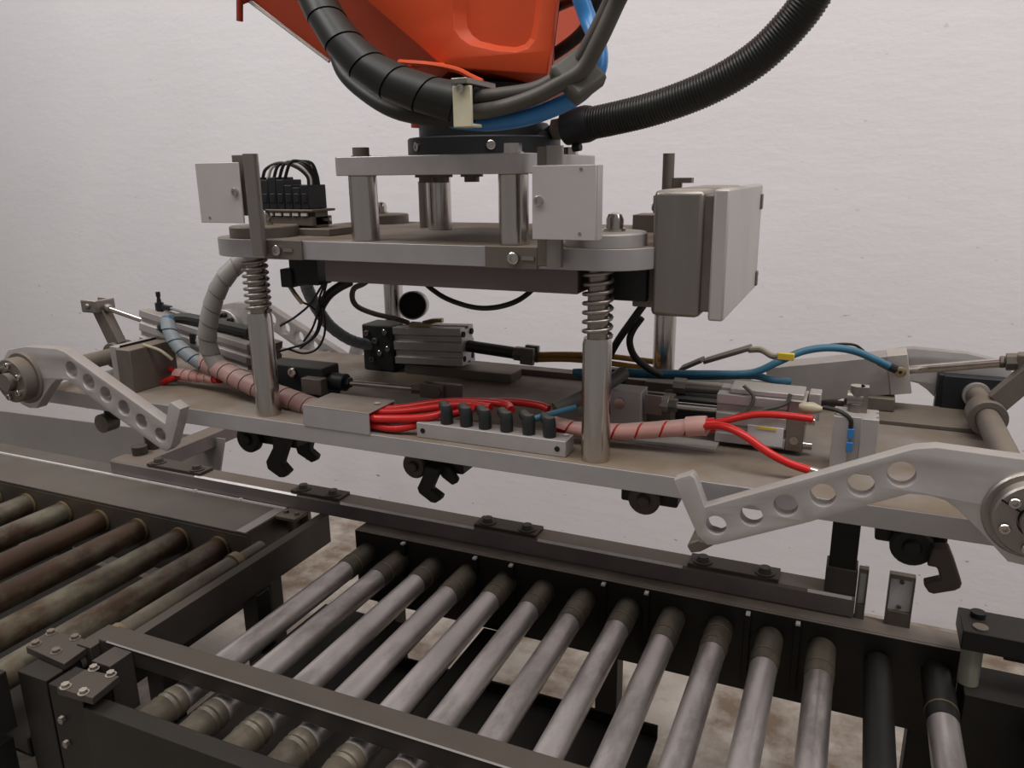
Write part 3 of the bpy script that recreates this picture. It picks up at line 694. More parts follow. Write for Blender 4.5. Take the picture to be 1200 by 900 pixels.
# rear middle cylinder
CB = thing('pneumatic_cylinder', 'grooved aluminium air cylinder with black end block, middle of the rear edge', 'cylinder', (-0.8, 1.37, 1.12), 'air cylinders on the gripper base')
b0, b1 = Vector((-0.862, 1.37, 1.158)), Vector((-0.705, 1.37, 1.165))
bm = B(); profile(bm, groove_profile(0.058, 0.076), b0, b1); link('barrel', bm, 'aluminium', CB, bevel=0.0008)
bm = B(); box(bm, -0.938, -0.8625, 1.34, 1.40, 1.1005, 1.198); eb = link('end_block', bm, 'black_dusty', CB, bevel=0.003)
for px, pz in ((-0.925, 1.18), (-0.905, 1.165), (-0.88, 1.185), (-0.895, 1.14), (-0.875, 1.15), (-0.915, 1.125)):
    bm = B(); sockethead(bm, (px, 1.34, pz), (0, -1, 0), 0.006, 0.005); link('screw', bm, 'dull_metal' if px < -0.9 else 'steel', eb)
for py, pz in ((1.352, 1.19), (1.388, 1.19), (1.352, 1.14), (1.388, 1.14)):
    bm = B(); cyl(bm, (-0.7065, py, pz), (-0.703, py, pz), 0.006, 12); link('cap_hole', bm, 'hole_dark', CB)
bm = B(); cyl(bm, (-0.7045, 1.37, 1.163), (-0.60, 1.372, 1.156), 0.012, 16); link('piston_rod', bm, 'black_rubber', CB)
bm = B(); fork(bm, (-0.602, 1.372, 1.156), (1, 0, -0.03), 0.017, 0.045, 0.034); link('rod_fork', bm, 'dull_metal', CB)
bm = B(); box(bm, -0.83, -0.78, 1.352, 1.366, 1.198, 1.206); tube(bm, [(-0.80, 1.36, 1.205), (-0.775, 1.36, 1.212), (-0.755, 1.36, 1.214)], 0.005, 8, 4); link('switch', bm, 'brass', CB)
b0c = B(); box(b0c, -0.84, -0.60, 1.345, 1.4, 1.1003, 1.119); tag(link('mounting_strip', b0c, 'dull_metal', bevel=0.001), 'dark metal strip below the middle rear air cylinder', 'strip')
for k, dz in enumerate((0.0, 0.010)):
    hose('amber_tube', [(-0.575, 1.385, 1.152-dz), (-0.50, 1.39, 1.158-dz), (-0.42, 1.39, 1.161-dz*1.3), (-0.33, 1.39, 1.158-dz*1.5)], 0.0055, 'amber_tube',
         ('upper' if k == 0 else 'lower') + ' amber-brown air tube running behind the right front column', 'tube')

# front right cylinder
CC = thing('pneumatic_cylinder', 'aluminium air cylinder with bright rod and label, right front of the base plate', 'cylinder', (-0.11, 1.16, 1.104), 'air cylinders on the gripper base')
bm = B(); profile(bm, groove_profile(0.062, 0.074), (-0.172, 1.162, 1.1445), (-0.072, 1.162, 1.1445)); link('barrel', bm, 'aluminium', CC, bevel=0.0008)
bm = B(); box(bm, -0.0718, -0.048, 1.130, 1.194, 1.107, 1.182); link('end_cap', bm, 'stainless', CC, bevel=0.001)
bm = B(); box(bm, -0.155, -0.052, 1.138, 1.188, 1.1822, 1.190); box(bm, -0.046, -0.03, 1.15, 1.18, 1.150, 1.19); link('top_block', bm, 'aluminium', CC, bevel=0.0015)
bm = B(); box(bm, -0.125, -0.075, 1.1275, 1.1308, 1.1115, 1.1395); link('label_plate', bm, 'sticker', CC)
bm = B(); box(bm, -0.112, -0.085, 1.1262, 1.1277, 1.136, 1.1395); link('print_line', bm, 'yellow_label', CC)
bm = B(); cyl(bm, (-0.1725, 1.162, 1.148), (-0.245, 1.162, 1.1475), 0.0058, 18); link('piston_rod', bm, 'chrome', CC)
bm = B(); cyl(bm, (-0.236, 1.162, 1.1475), (-0.25, 1.162, 1.1475), 0.011, 6); link('lock_nut', bm, 'dull_metal', CC)
bm = B(); cyl(bm, (-0.248, 1.162, 1.1475), (-0.262, 1.162, 1.1475), 0.0135, 8); box(bm, -0.285, -0.258, 1.150, 1.155, 1.132, 1.163); box(bm, -0.285, -0.258, 1.169, 1.174, 1.132, 1.163); link('rod_fork', bm, 'stainless', CC, bevel=0.0008)
bm = B(); cyl(bm, (-0.06, 1.13, 1.125), (-0.06, 1.123, 1.125), 0.006, 10); cyl(bm, (-0.048, 1.14, 1.115), (-0.036, 1.14, 1.115), 0.006, 12); cyl(bm, (-0.048, 1.145, 1.15), (-0.035, 1.145, 1.15), 0.006, 12); link('port_screw', bm, 'steel', CC)
bm = B(); tube(bm, [(-0.135, 1.133, 1.197), (-0.12, 1.13, 1.183), (-0.125, 1.125, 1.165), (-0.14, 1.12, 1.155), (-0.15, 1.118, 1.15)], 0.0028, 8, 5); tube(bm, [(-0.07, 1.13, 1.192), (-0.075, 1.126, 1.178), (-0.10, 1.122, 1.168), (-0.13, 1.118, 1.158)], 0.0028, 8, 5); link('sensor_lead', bm, 'cable_grey', CC)
SB = thing('swivel_block', 'small grey block with a round pin beside the right front column', 'block', (-0.315, 1.16, 1.107))
bm = B(); box(bm, -0.344, -0.288, 1.142, 1.182, 1.1068, 1.168); link('block', bm, 'aluminium', SB, bevel=0.001)
bm = B(); cyl(bm, (-0.322, 1.142, 1.148), (-0.322, 1.137, 1.148), 0.009, 16); link('pin_head', bm, 'steel', SB)
bm = B(); box(bm, -0.36, -0.25, 1.185, 1.22, 1.1003, 1.15); tag(link('mounting_strip', bm, 'dull_metal', bevel=0.001), 'dark strip behind the swivel block near the right front column', 'strip')

# small upright cylinder
CD = thing('compact_cylinder', 'short upright aluminium cylinder with two blue switches, right of the red tubes', 'cylinder', (0.022, 1.11, 1.1), 'air cylinders on the gripper base')
bm = B(); profile(bm, groove_profile(0.056, 0.050, 0.004), (0.0175, 1.115, 1.1003), (0.0175, 1.115, 1.178), up=(0, 1, 0)); link('barrel', bm, 'aluminium', CD, bevel=0.0008)
for z in (1.150, 1.131):
    bm = B(); box(bm, 0.0085, 0.0165, 1.0855, 1.0915, z, z+0.013); link('switch', bm, 'blue_tube', CD, bevel=0.0006)
bm = B(); cyl(bm, (0.016, 1.125, 1.178), (0.016, 1.125, 1.190), 0.011, 14); cyl(bm, (0.004, 1.125, 1.196), (0.024, 1.125, 1.196), 0.010, 14); cyl(bm, (0.016, 1.125, 1.20), (0.016, 1.125, 1.214), 0.0095, 14); box(bm, 0.02, 0.03, 1.117, 1.133, 1.178, 1.214); link('elbow_fitting', bm, 'stainless', CD)
bm = B(); tube(bm, [(0.012, 1.09, 1.162), (0.010, 1.09, 1.176), (-0.005, 1.095, 1.184), (-0.025, 1.105, 1.184)], 0.003, 8, 6); link('switch_cable', bm, 'black_rubber', CD)
bm = B(); lathe(bm, [(0, 0.004), (0.006, 0.0075), (0.018, 0.0085), (0.03, 0.004)], (-0.056, 1.10, 1.183), (1, 0.1, -0.05), 14); tag(link('masking_wrap', bm, 'clip_cream'), 'pale tape wrapped round the thin switch cable', 'tape')

# rear right cylinder
CE = thing('pneumatic_cylinder', 'long plain aluminium air cylinder with polished rod at the right rear', 'cylinder', (0.0, 1.42, 1.12), 'air cylinders on the gripper base')
e0, e1 = Vector((-0.125, 1.425, 1.128)), Vector((0.095, 1.425, 1.172))
bm = B(); beam(bm, e0, lerp(e0, e1, 0.86), 0.052, 0.066); link('barrel', bm, 'aluminium', CE, bevel=0.0008)
bm = B(); beam(bm, lerp(e0, e1, 0.86), e1, 0.055, 0.067); link('end_cap', bm, 'stainless_lid', CE, bevel=0.001)
bm = B(); cyl(bm, lerp(e0, e1, 0.98) + Vector((0, 0, 0.0)), (0.222, 1.345, 1.215), 0.0072, 18); link('piston_rod', bm, 'steel', CE)
bm = B(); q0 = Vector((0.218, 1.346, 1.2145)); dq = Vector((1, -0.15, 0.12)).normalized(); cyl(bm, q0 - dq*0.008, q0, 0.010, 6); cyl(bm, q0, q0 + dq*0.02, 0.0135, 8); beam(bm, q0 + dq*0.015, q0 + dq*0.055, 0.028, 0.026); link('rod_fork', bm, 'dull_metal', CE, bevel=0.002)
bm = B(); q = Vector((0.0803, 1.3920, 1.1766)); lathe(bm, [(0, 0.009), (0.008, 0.009), (0.010, 0.006), (0.010, 0.003), (0.006, 0.003)], q, (0, -1, 0), 14); link('port_screw', bm, 'brass', CE)
bm = B(); tube(bm, [q + Vector((0, -0.002, 0)), q + Vector((-0.018, -0.006, 0.008)), q + Vector((-0.034, -0.008, 0.016))], 0.007, 10, 4); link('push_fitting', bm, 'black_plastic', CE)

bm = B(); box(bm, 0.028, 0.078, 1.385, 1.445, 1.1075, 1.130); link('foot', bm, 'dull_metal', CE, bevel=0.002)
# front left cylinder behind the left column
CG = thing('pneumatic_cylinder', 'black-ended air cylinder lying behind the left front column with a long thin rod', 'cylinder', (-0.9, 1.12, 1.11), 'air cylinders on the gripper base')
bm = B(); box(bm, -0.99, -0.86, 1.10, 1.15, 1.1035, 1.165); link('body', bm, 'black_dusty', CG, bevel=0.003)
bm = B(); box(bm, -0.895, -0.852, 1.082, 1.102, 1.120, 1.149); link('switch_block', bm, 'dull_metal', CG, bevel=0.001)
bm = B(); sockethead(bm, (-0.925, 1.10, 1.153), (0, -1, 0), 0.009, 0.007); link('screw', bm, 'steel', CG)
bm = B(); cyl(bm, (-0.8605, 1.12, 1.138), (-0.825, 1.12, 1.138), 0.016, 14); cyl(bm, (-0.825, 1.12, 1.138), (-0.815, 1.12, 1.138), 0.010, 6); link('gland', bm, 'black_plastic', CG)
bm = B(); cyl(bm, (-0.816, 1.12, 1.138), (-0.70, 1.15, 1.131), 0.0048, 14); link('piston_rod', bm, 'steel', CG)
bm = B(); cyl(bm, (-0.705, 1.149, 1.1315), (-0.685, 1.154, 1.1305), 0.0095, 6); box(bm, -0.688, -0.64, 1.145, 1.150, 1.118, 1.143); box(bm, -0.688, -0.64, 1.163, 1.168, 1.118, 1.143); cyl(bm, (-0.65, 1.14, 1.130), (-0.65, 1.172, 1.130), 0.007, 12); link('rod_fork', bm, 'dull_metal', CG, bevel=0.001)
bm = B(); box(bm, -0.665, -0.61, 1.1505, 1.1625, 1.1003, 1.145); tag(link('swivel_lug', bm, 'purple_grey', bevel=0.002), 'dark lug pinned in the fork of the thin rod behind the red tubes', 'lug')

# ================================================================== manifold, cover, hoses on the plate
MF = thing('valve_manifold', 'pale aluminium manifold bar with six black elbow fittings, between the front columns', 'manifold', (-0.485, 1.018, 1.1))
bm = B(); box(bm, -0.609, -0.361, 1.0, 1.036, 1.1003, 1.1245); link('manifold_bar', bm, 'aluminium', MF, bevel=0.001)
for x in (-0.598, -0.374):
    bm = B(); cyl(bm, (x, 1.0002, 1.112), (x, 0.9994, 1.112), 0.0042, 14); link('mounting_hole', bm, 'hole_dark', MF)
    bm = B(); cyl(bm, (x+0.004, 1.026, 1.1245), (x+0.004, 1.026, 1.1265), 0.005, 12); link('screw', bm, 'steel', MF)
for k, x in enumerate((-0.562, -0.528, -0.496, -0.460, -0.424, -0.391)):
    bm = B(); lathe(bm, [(0, 0.0098), (0.016, 0.0098), (0.026, 0.0088), (0.0295, 0.007)], (x, 1.014, 1.1247), (0, 0, 1), 18)
    tube(bm, [(x, 1.014, 1.145), (x-0.008, 1.024, 1.1455), (x-0.018, 1.038, 1.1455)], 0.0084, 12, 4)
    link('elbow_fitting', bm, 'black_dusty', MF)
CV = thing('hose_cover', 'grey sheet-metal cover over the hoses on the front edge of the base plate', 'cover', (-0.745, 1.02, 1.1))
bm = B(); box(bm, -0.815, -0.686, 0.9835, 0.9865, 1.0985, 1.135); box(bm, -0.815, -0.686, 0.9835, 1.062, 1.133, 1.1355); box(bm, -0.815, -0.686, 1.060, 1.0625, 1.1003, 1.135)
link('bent_sheet', bm, 'dusty_plate', CV, bevel=0.0008)
bm = B(); cyl(bm, (-0.70, 1.03, 1.1355), (-0.70, 1.03, 1.138), 0.005, 12); link('screw', bm, 'steel', CV)
reds = [([(-0.70, 0.995, 1.123), (-0.66, 0.998, 1.125), (-0.60, 1.012, 1.130), (-0.572, 1.030, 1.137), (-0.569, 1.038, 1.141)], 'front'),
        ([(-0.70, 1.0, 1.110), (-0.65, 1.0, 1.1095), (-0.615, 1.012, 1.116), (-0.58, 1.045, 1.125), (-0.54, 1.06, 1.138), (-0.535, 1.045, 1.145)], 'lowest'),
        ([(-0.70, 1.015, 1.126), (-0.65, 1.03, 1.129), (-0.595, 1.05, 1.137), (-0.55, 1.06, 1.143), (-0.503, 1.05, 1.1465)], 'middle'),
        ([(-0.70, 1.03, 1.126), (-0.66, 1.045, 1.130), (-0.61, 1.07, 1.137), (-0.55, 1.08, 1.143), (-0.49, 1.075, 1.146), (-0.468, 1.05, 1.1465)], 'rearmost'),
        ([(-0.70, 1.04, 1.12), (-0.64, 1.07, 1.122), (-0.56, 1.095, 1.135), (-0.49, 1.10, 1.143), (-0.44, 1.09, 1.146), (-0.42, 1.085, 1.143)], 'longest')]
for pts, w in reds:
    hose('red_tube', pts, 0.0062, 'red_tube', '%s of the red air tubes running from the hose cover to the manifold' % w, 'tube', 10, 8, 'red tubes at the manifold')
hose('blue_tube', [(-0.43, 1.03, 1.140), (-0.41, 1.035, 1.147), (-0.395, 1.05, 1.15), (-0.37, 1.07, 1.156)], 0.005, 'blue_dusty', 'short dull blue tube among the black elbows of the manifold', 'tube')
hose('grey_hose', [(-0.40, 1.06, 1.152), (-0.37, 1.09, 1.165), (-0.34, 1.13, 1.18), (-0.325, 1.17, 1.19)], 0.011, 'cable_grey', 'dark grey hose rising behind the right front column', 'hose')

def wrapped(name, pts, r, pitch, m_in, m_out, label, fill=0.86):
    T = thing(name, label, 'hose', pts[0])
    bm = B(); tube(bm, pts, r*0.9, 12, 8); link('inner_tubes', bm, m_in, T, sharp=60)
    bm = B(); wrap(bm, pts, r*0.93, pitch, fill, 20, r*0.06); link('spiral_wrap', bm, m_out, T, sharp=50)
    return T
wrapped('wrapped_hose', [(-1.1467, 1.1000, 1.1532), (-1.0807, 1.0800, 1.1501), (-1.0191, 1.0650, 1.1381), (-0.9589, 1.0580, 1.1265), (-0.9038, 1.0550, 1.1171), (-0.8559, 1.0500, 1.1096), (-0.8071, 1.0400, 1.1055)], 0.0185, 0.03, 'pink_wrap', 'pink_wrap', 'thick pink spiral-wrapped hose passing behind the left front column into the cover', 0.93)
wrapped('wrapped_hose', [(-1.0091, 1.1200, 1.3649), (-1.0299, 1.1100, 1.3499), (-1.0487, 1.0900, 1.3267), (-1.0706, 1.0800, 1.2911), (-1.0893, 1.0750, 1.2433), (-1.0996, 1.0750, 1.2022), (-1.0953, 1.0800, 1.1654), (-1.0690, 1.0800, 1.1446)], 0.0165, 0.03, 'grey_wrap', 'grey_wrap', 'dusty grey spiral-wrapped hose arching down from the gripper head beside the left column', 0.93)
wrapped('wrapped_hose', [(-1.2216, 1.1000, 1.2356), (-1.2085, 1.0900, 1.2114), (-1.1893, 1.0850, 1.1885), (-1.1599, 1.0850, 1.1672), (-1.1286, 1.0900, 1.1502), (-1.1046, 1.0900, 1.1389)], 0.0135, 0.026, 'blue_dusty', 'bluegrey_wrap', 'blue-grey spiral-wrapped hose curling down from the left air cylinder', 0.9)
wrapped('wrapped_hose', [(-1.2184, 1.1000, 1.1226), (-1.1824, 1.1000, 1.1225), (-1.1372, 1.0950, 1.1262), (-1.0884, 1.0850, 1.1299)], 0.012, 0.024, 'red_tube', 'pink_wrap_light', 'short red translucent wrapped hose lying below the blue-grey hose', 0.95)
hose('red_tube', [(-1.2477, 1.0900, 1.1030), (-1.2229, 1.0900, 1.1142), (-1.2098, 1.1000, 1.1199)], 0.0062, 'red_tube', 'red tube stub leaving the short wrapped hose near the left bearing block', 'tube')
hose('red_tube', [(-1.2711, 1.1200, 1.1273), (-1.2376, 1.1100, 1.1255), (-1.2046, 1.1000, 1.1239)], 0.0062, 'red_tube', 'upper red tube stub at the left end of the short wrapped hose', 'tube')
p_rw = [(-0.4144, 1.0600, 1.1309), (-0.3774, 1.0650, 1.1229), (-0.3156, 1.0700, 1.1235), (-0.2588, 1.0750, 1.1317), (-0.2100, 1.0800, 1.1401), (-0.1651, 1.0850, 1.1479)]
wrapped('wrapped_hose', p_rw, 0.0122, 0.036, 'red_tube', 'pink_wrap_light', 'pale pink spiral-wrapped hose with red gaps, right of the right front column', 0.88)
bm = B(); tube(bm, [(-0.2040, 1.0800, 1.1421), (-0.1955, 1.0800, 1.1438), (-0.1858, 1.0800, 1.1457), (-0.1762, 1.0800, 1.1468)], 0.0145, 14, 3, rf=None); tag(link('tape_wrap', bm, 'pink_wrap_light'), 'lump of translucent tape on the pink wrapped hose', 'tape')
hose('red_tube', [(-0.1871, 1.0880, 1.1417), (-0.1520, 1.0900, 1.1544), (-0.1123, 1.0950, 1.1664), (-0.0723, 1.0900, 1.1712), (-0.0356, 1.0850, 1.1721)], 0.0052, 'red_tube', 'upper bright red tube bending over the right front air cylinder', 'tube')
hose('red_tube', [(-0.1849, 1.0750, 1.1460), (-0.1531, 1.0600, 1.1558), (-0.1220, 1.0450, 1.1519), (-0.0863, 1.0350, 1.1344), (-0.0583, 1.0350, 1.1225), (-0.0335, 1.0400, 1.1147)], 0.0056, 'red_tube', 'lower bright red tube dropping across to the base plate', 'tube')
bm = B(); q = Vector([(-0.0335, 1.0400, 1.1147)][0]); cyl(bm, q, q + Vector((0.014, 0, -0.002)), 0.0055, 12); tag(link('tube_fitting', bm, 'steel'), 'small steel fitting at the end of the lower red tube', 'fitting')

# blue hoses at the right rear
bl = [(-0.4444, 1.2700, 1.1563), (-0.3693, 1.2700, 1.1647), (-0.2968, 1.2800, 1.1659), (-0.2124, 1.2900, 1.1698), (-0.1449, 1.3000, 1.1750), (-0.1043, 1.3100, 1.1951), (-0.0701, 1.3300, 1.2108), (-0.0324, 1.3500, 1.2160), (0.0065, 1.3650, 1.2109), (0.0397, 1.3700, 1.1982), (0.0623, 1.3750, 1.1876)]
hose('blue_hose', bl, 0.0062, 'blue_dusty', 'dull blue air hose arching from behind the columns to the right rear cylinder')
hose('blue_hose', [(p[0], p[1]+0.014, p[2]-0.008) for p in bl[:5]] + [(-0.1123, 1.3200, 1.1615), (-0.0866, 1.3400, 1.1560)], 0.0062, 'blue_dusty', 'second dull blue air hose lying low behind the right front cylinder')
hose('black_cable', [(-0.1446, 1.3000, 1.1707), (-0.1135, 1.3100, 1.1929), (-0.0706, 1.3400, 1.2086), (-0.0267, 1.3700, 1.2174), (0.0056, 1.3800, 1.2178), (0.0222, 1.3900, 1.2069)], 0.0022, 'black_rubber', 'thin black cable following the arch of the dull blue air hose', 'cable')
bm = B(); q = Vector((-0.0931, 1.3100, 1.2047)); box(bm, q.x-0.013, q.x+0.013, 1.305, 1.315, q.z-0.005, q.z+0.006); tag(link('cable_marker', bm, 'yellow_label', bevel=0.001), 'small yellow marker sleeve on the black cable at the blue hose', 'label')
for pts, lab in (([(-0.2725, 1.3600, 1.1568), (-0.2342, 1.3600, 1.1773)], 'short dark flat bar leaning behind the blue hose'), ([(-0.2311, 1.3600, 1.1745), (-0.1546, 1.3600, 1.2051)], 'longer dark flat bar leaning behind the blue hose, nearer the yellow marker')):
    bm = B(); beam(bm, pts[0], pts[1], 0.034, 0.006); tag(link('flat_bar', bm, 'dull_metal', bevel=0.001), lab, 'bar')
bm = B(); tube(bm, [(-0.1571, 1.3600, 1.2004), (-0.1364, 1.3500, 1.2042), (-0.1161, 1.3300, 1.1998), (-0.1001, 1.3150, 1.2030)], 0.0055, 10, 5); tag(link('cable_sleeve', bm, 'clip_cream'), 'pale sleeve on the cable leading to the yellow marker', 'sleeve')
bm = B(); box(bm, -0.33, -0.10, 1.33, 1.41, 1.1003, 1.135); tag(link('rear_block', bm, 'dull_metal', bevel=0.002), 'low dusty block behind the right front cylinder under the blue hoses', 'block')
bm = B(); cyl(bm, (-0.24, 1.25, 1.155), (-0.17, 1.25, 1.157), 0.010, 14); cyl(bm, (-0.26, 1.25, 1.155), (-0.24, 1.25, 1.155), 0.014, 8); cyl(bm, (-0.165, 1.25, 1.157), (-0.15, 1.25, 1.157), 0.014, 6)
tag(link('hose_coupling', bm, 'stainless'), 'bright hose coupling behind the rod of the right front cylinder', 'coupling')
bm = B(); box(bm, -0.28, -0.13, 1.225, 1.275, 1.1003, 1.1408); tag(link('valve_unit', bm, 'black_dusty', bevel=0.002), 'low black valve unit under the bright hose coupling', 'valve')

# black cables under the gripper head
hose('black_cable', [(-0.6790, 1.1300, 1.3422), (-0.6418, 1.1200, 1.3166), (-0.5950, 1.1000, 1.3023), (-0.5433, 1.1000, 1.2927), (-0.4942, 1.1000, 1.3009), (-0.4663, 1.1200, 1.3181), (-0.4415, 1.1300, 1.3511)], 0.0042, 'black_rubber', 'black cable sagging in a loop below the middle of the gripper head', 'cable')
hose('black_cable', [(-0.2989, 1.2000, 1.3028), (-0.3200, 1.2000, 1.2715), (-0.3459, 1.2100, 1.2343), (-0.3656, 1.2200, 1.1989), (-0.3785, 1.2300, 1.1719)], 0.0062, 'black_rubber', 'straight black cable slanting down beside the right spring', 'cable')
hose('black_cable', [(-0.3113, 1.2200, 1.2714), (-0.3262, 1.2200, 1.2479), (-0.3299, 1.2200, 1.2277), (-0.3233, 1.2300, 1.2031), (-0.3021, 1.2400, 1.1823), (-0.2825, 1.2500, 1.1700)], 0.0058, 'black_rubber', 'curved black cable between the right spring and the rear column', 'cable')
hose('black_cable', [(-0.3486, 1.1000, 1.3242), (-0.3153, 1.1200, 1.3230), (-0.2949, 1.1500, 1.3300), (-0.2867, 1.1800, 1.3315)], 0.003, 'black_rubber', 'thin black cable below the black valve body near the junction box', 'cable')
bm = B(); q = (-0.3564, 1.2500, 1.1886); box(bm, q[0]-0.016, q[0]+0.014, 1.24, 1.26, 1.135, 1.175); tag(link('cable_gland', bm, 'black_plastic', bevel=0.002), 'black cable gland block between right front column and rear column', 'gland')
hose('grey_lead', [(-0.7371, 1.1300, 1.3515), (-0.7911, 1.1500, 1.3161), (-0.8225, 1.1600, 1.3027), (-0.8419, 1.1800, 1.2803), (-0.8441, 1.2000, 1.2612), (-0.8409, 1.2500, 1.2401), (-0.8310, 1.3000, 1.2238), (-0.8246, 1.3400, 1.2085)], 0.005, 'cable_grey', 'light grey lead curling below the left part of the gripper head', 'cable')
SN = thing('sensor_block', 'black plug block with hanging wires under the left end of the gripper head', 'sensor', (-0.8864, 1.1000, 1.3050))
q0, q1 = (-0.9066, 1.1000, 1.3594), (-0.8470, 1.1000, 1.3157)
bm = B(); box(bm, q0[0], q1[0], 1.09, 1.13, q1[2], 1.3725); link('plug_body', bm, 'black_plastic', SN, bevel=0.002)
q2, q3 = (-0.9234, 1.1000, 1.3424), (-0.8988, 1.1000, 1.3104)
bm = B(); box(bm, q2[0], q3[0], 1.085, 1.12, q3[2], q2[2]); link('plug', bm, 'black_plastic', SN, bevel=0.002)
bm = B(); tube(bm, [(-0.9157, 1.1000, 1.3096), (-0.9059, 1.1000, 1.2965), (-0.9006, 1.1100, 1.2800)], 0.004, 8, 5); link('cord_sleeve', bm, 'brass', SN)
wires = [[(-0.9004, 1.1100, 1.2815), (-0.9025, 1.1400, 1.2674), (-0.9046, 1.1600, 1.2450), (-0.9231, 1.1700, 1.2128), (-0.9410, 1.1600, 1.1937), (-0.9616, 1.1400, 1.1864), (-0.9734, 1.1200, 1.1831)],
         [(-0.8410, 1.1000, 1.3219), (-0.8751, 1.1200, 1.2951), (-0.8940, 1.1200, 1.2742), (-0.9288, 1.1200, 1.2503), (-0.9467, 1.1000, 1.2370)],
         [(-0.8357, 1.1000, 1.3207), (-0.8628, 1.1200, 1.2881), (-0.8923, 1.1400, 1.2555), (-0.9144, 1.1500, 1.2252), (-0.9365, 1.1500, 1.1994)],
         [(-0.8395, 1.1000, 1.3190), (-0.8705, 1.1200, 1.2847), (-0.8833, 1.1400, 1.2497), (-0.9057, 1.1500, 1.2146), (-0.9459, 1.1500, 1.1855)],
         [(-0.8719, 1.1300, 1.2707), (-0.8766, 1.1400, 1.2407), (-0.8908, 1.1500, 1.2092), (-0.9105, 1.1500, 1.1851), (-0.9409, 1.1500, 1.1761), (-0.9658, 1.1400, 1.1844)]]
for w in wires:
    bm = B(); tube(bm, w, 0.0021, 7, 8); link('wire', bm, 'black_rubber', SN)
hose('black_hose', [(-0.8093, 1.1300, 1.3194), (-0.8317, 1.1300, 1.3094), (-0.8549, 1.1300, 1.2947), (-0.8791, 1.1400, 1.2750), (-0.8959, 1.1500, 1.2567)], 0.0085, 'black_rubber', 'dark hose end coming from behind the head to the hanging wires')
wrapped('wrapped_hose', [(-0.9010, 1.1200, 1.3349), (-0.9170, 1.1500, 1.2966), (-0.9305, 1.1900, 1.2546), (-0.9474, 1.2500, 1.2080), (-0.9406, 1.3000, 1.1725), (-0.9223, 1.3450, 1.1521)], 0.0115, 0.02, 'bluegrey_wrap', 'bluegrey_wrap', 'blue-grey wrapped hose swinging from the gripper head to the rear middle cylinder', 0.9)
bm = B(); pipe(bm, (-0.803, 1.325, 1.247), (-0.838, 1.395, 1.236), 0.0285, 0.0262); EX = tag(link('exhaust_pipe', bm, 'stainless'), 'short wide pipe with a dark open end beside the rear left column', 'pipe')
bm = B(); cyl(bm, (-0.808, 1.335, 1.2455), (-0.810, 1.339, 1.245), 0.0262, 24); link('bore', bm, 'hole_dark', EX)

# ================================================================== hooks under the base plate
def hook_set(name, label, blk, outlines, rounds):
    T = thing(name, label, 'hook', (blk[0], 1.2, blk[4]), 'gripping hooks below the base plate')
    bm = B(); box(bm, *blk); link('pivot_block', bm, 'black_steel', T, bevel=0.004)
    for c, r, y in rounds:
        bm = B(); lathe(bm, [(0, r), (0.012, r), (0.016, r*0.86), (0.016, r*0.45), (0.022, r*0.4), (0.024, r*0.3)], (c[0], y, c[2]), (0, -1, 0), 24); link('pivot_nut', bm, 'black_steel' if r > 0.029 else 'dark_steel', T)
    for pts, y0, y1, m in outlines:
        bm = B(); prism_xz(bm, pts, y0, y1); link('hook', bm, m, T, bevel=0.003)
hook_set('gripping_hook', 'dark hook pair below the plate near the left front column', (-1.135, -1.02, 1.2, 1.26, 0.957, 1.07),
    [([(-1.0467, 1.1700, 1.0025), (-1.0017, 1.1700, 1.0027), (-1.0328, 1.1700, 0.9348), (-1.0151, 1.1700, 0.9188), (-1.0295, 1.1700, 0.9055), (-1.0406, 1.1700, 0.9038), (-1.0698, 1.1700, 0.9182), (-1.0722, 1.1700, 0.9347), (-1.0508, 1.1700, 0.9673)], 1.165, 1.185, 'black_steel'),
     ([(-1.0772, 1.2800, 0.9583), (-1.0387, 1.2800, 0.9574), (-1.0509, 1.2800, 0.9245), (-1.0318, 1.2800, 0.9114), (-1.0373, 1.2800, 0.9008), (-1.0469, 1.2800, 0.8965), (-1.0820, 1.2800, 0.9124), (-1.0854, 1.2800, 0.9238)], 1.275, 1.295, 'black_steel')],
    [((-1.1324, 1.2000, 0.9692), 0.030, 1.198)])
hook_set('gripping_hook', 'dark two-pronged hook below the plate under the manifold', (-0.762, -0.635, 1.2, 1.28, 0.957, 1.07),
    [([(-0.6944, 1.1700, 0.9799), (-0.6659, 1.1700, 0.9757), (-0.6857, 1.1700, 0.9338), (-0.6645, 1.1700, 0.9218), (-0.6684, 1.1700, 0.9143), (-0.6778, 1.1700, 0.9076), (-0.6869, 1.1700, 0.9079), (-0.7118, 1.1700, 0.9227), (-0.7150, 1.1700, 0.9326), (-0.7048, 1.1700, 0.9530)], 1.165, 1.185, 'black_steel'),
     ([(-0.6933, 1.2000, 0.9779), (-0.6571, 1.2000, 0.9745), (-0.6400, 1.2000, 0.9515), (-0.6438, 1.2000, 0.9441), (-0.6530, 1.2000, 0.9384), (-0.6743, 1.2000, 0.9515)], 1.188, 1.199, 'black_steel')],
    [((-0.7308, 1.2000, 0.9673), 0.025, 1.198)])
hook_set('gripping_hook', 'dark hook with upturned foot below the right end of the plate', (0.062, 0.158, 1.2, 1.28, 0.957, 1.07),
    [([(0.1362, 1.1700, 0.9759), (0.1562, 1.1700, 0.9798), (0.1648, 1.1700, 0.9615), (0.1786, 1.1700, 0.9266), (0.1773, 1.1700, 0.9195), (0.1715, 1.1700, 0.9142), (0.1456, 1.1700, 0.9029), (0.1389, 1.1700, 0.9042), (0.1310, 1.1700, 0.9149), (0.1318, 1.1700, 0.9179), (0.1515, 1.1700, 0.9276), (0.1451, 1.1700, 0.9453), (0.1320, 1.1700, 0.9453)], 1.165, 1.185, 'dark_steel')],
    [((0.1116, 1.2000, 0.9626), 0.030, 1.198)])
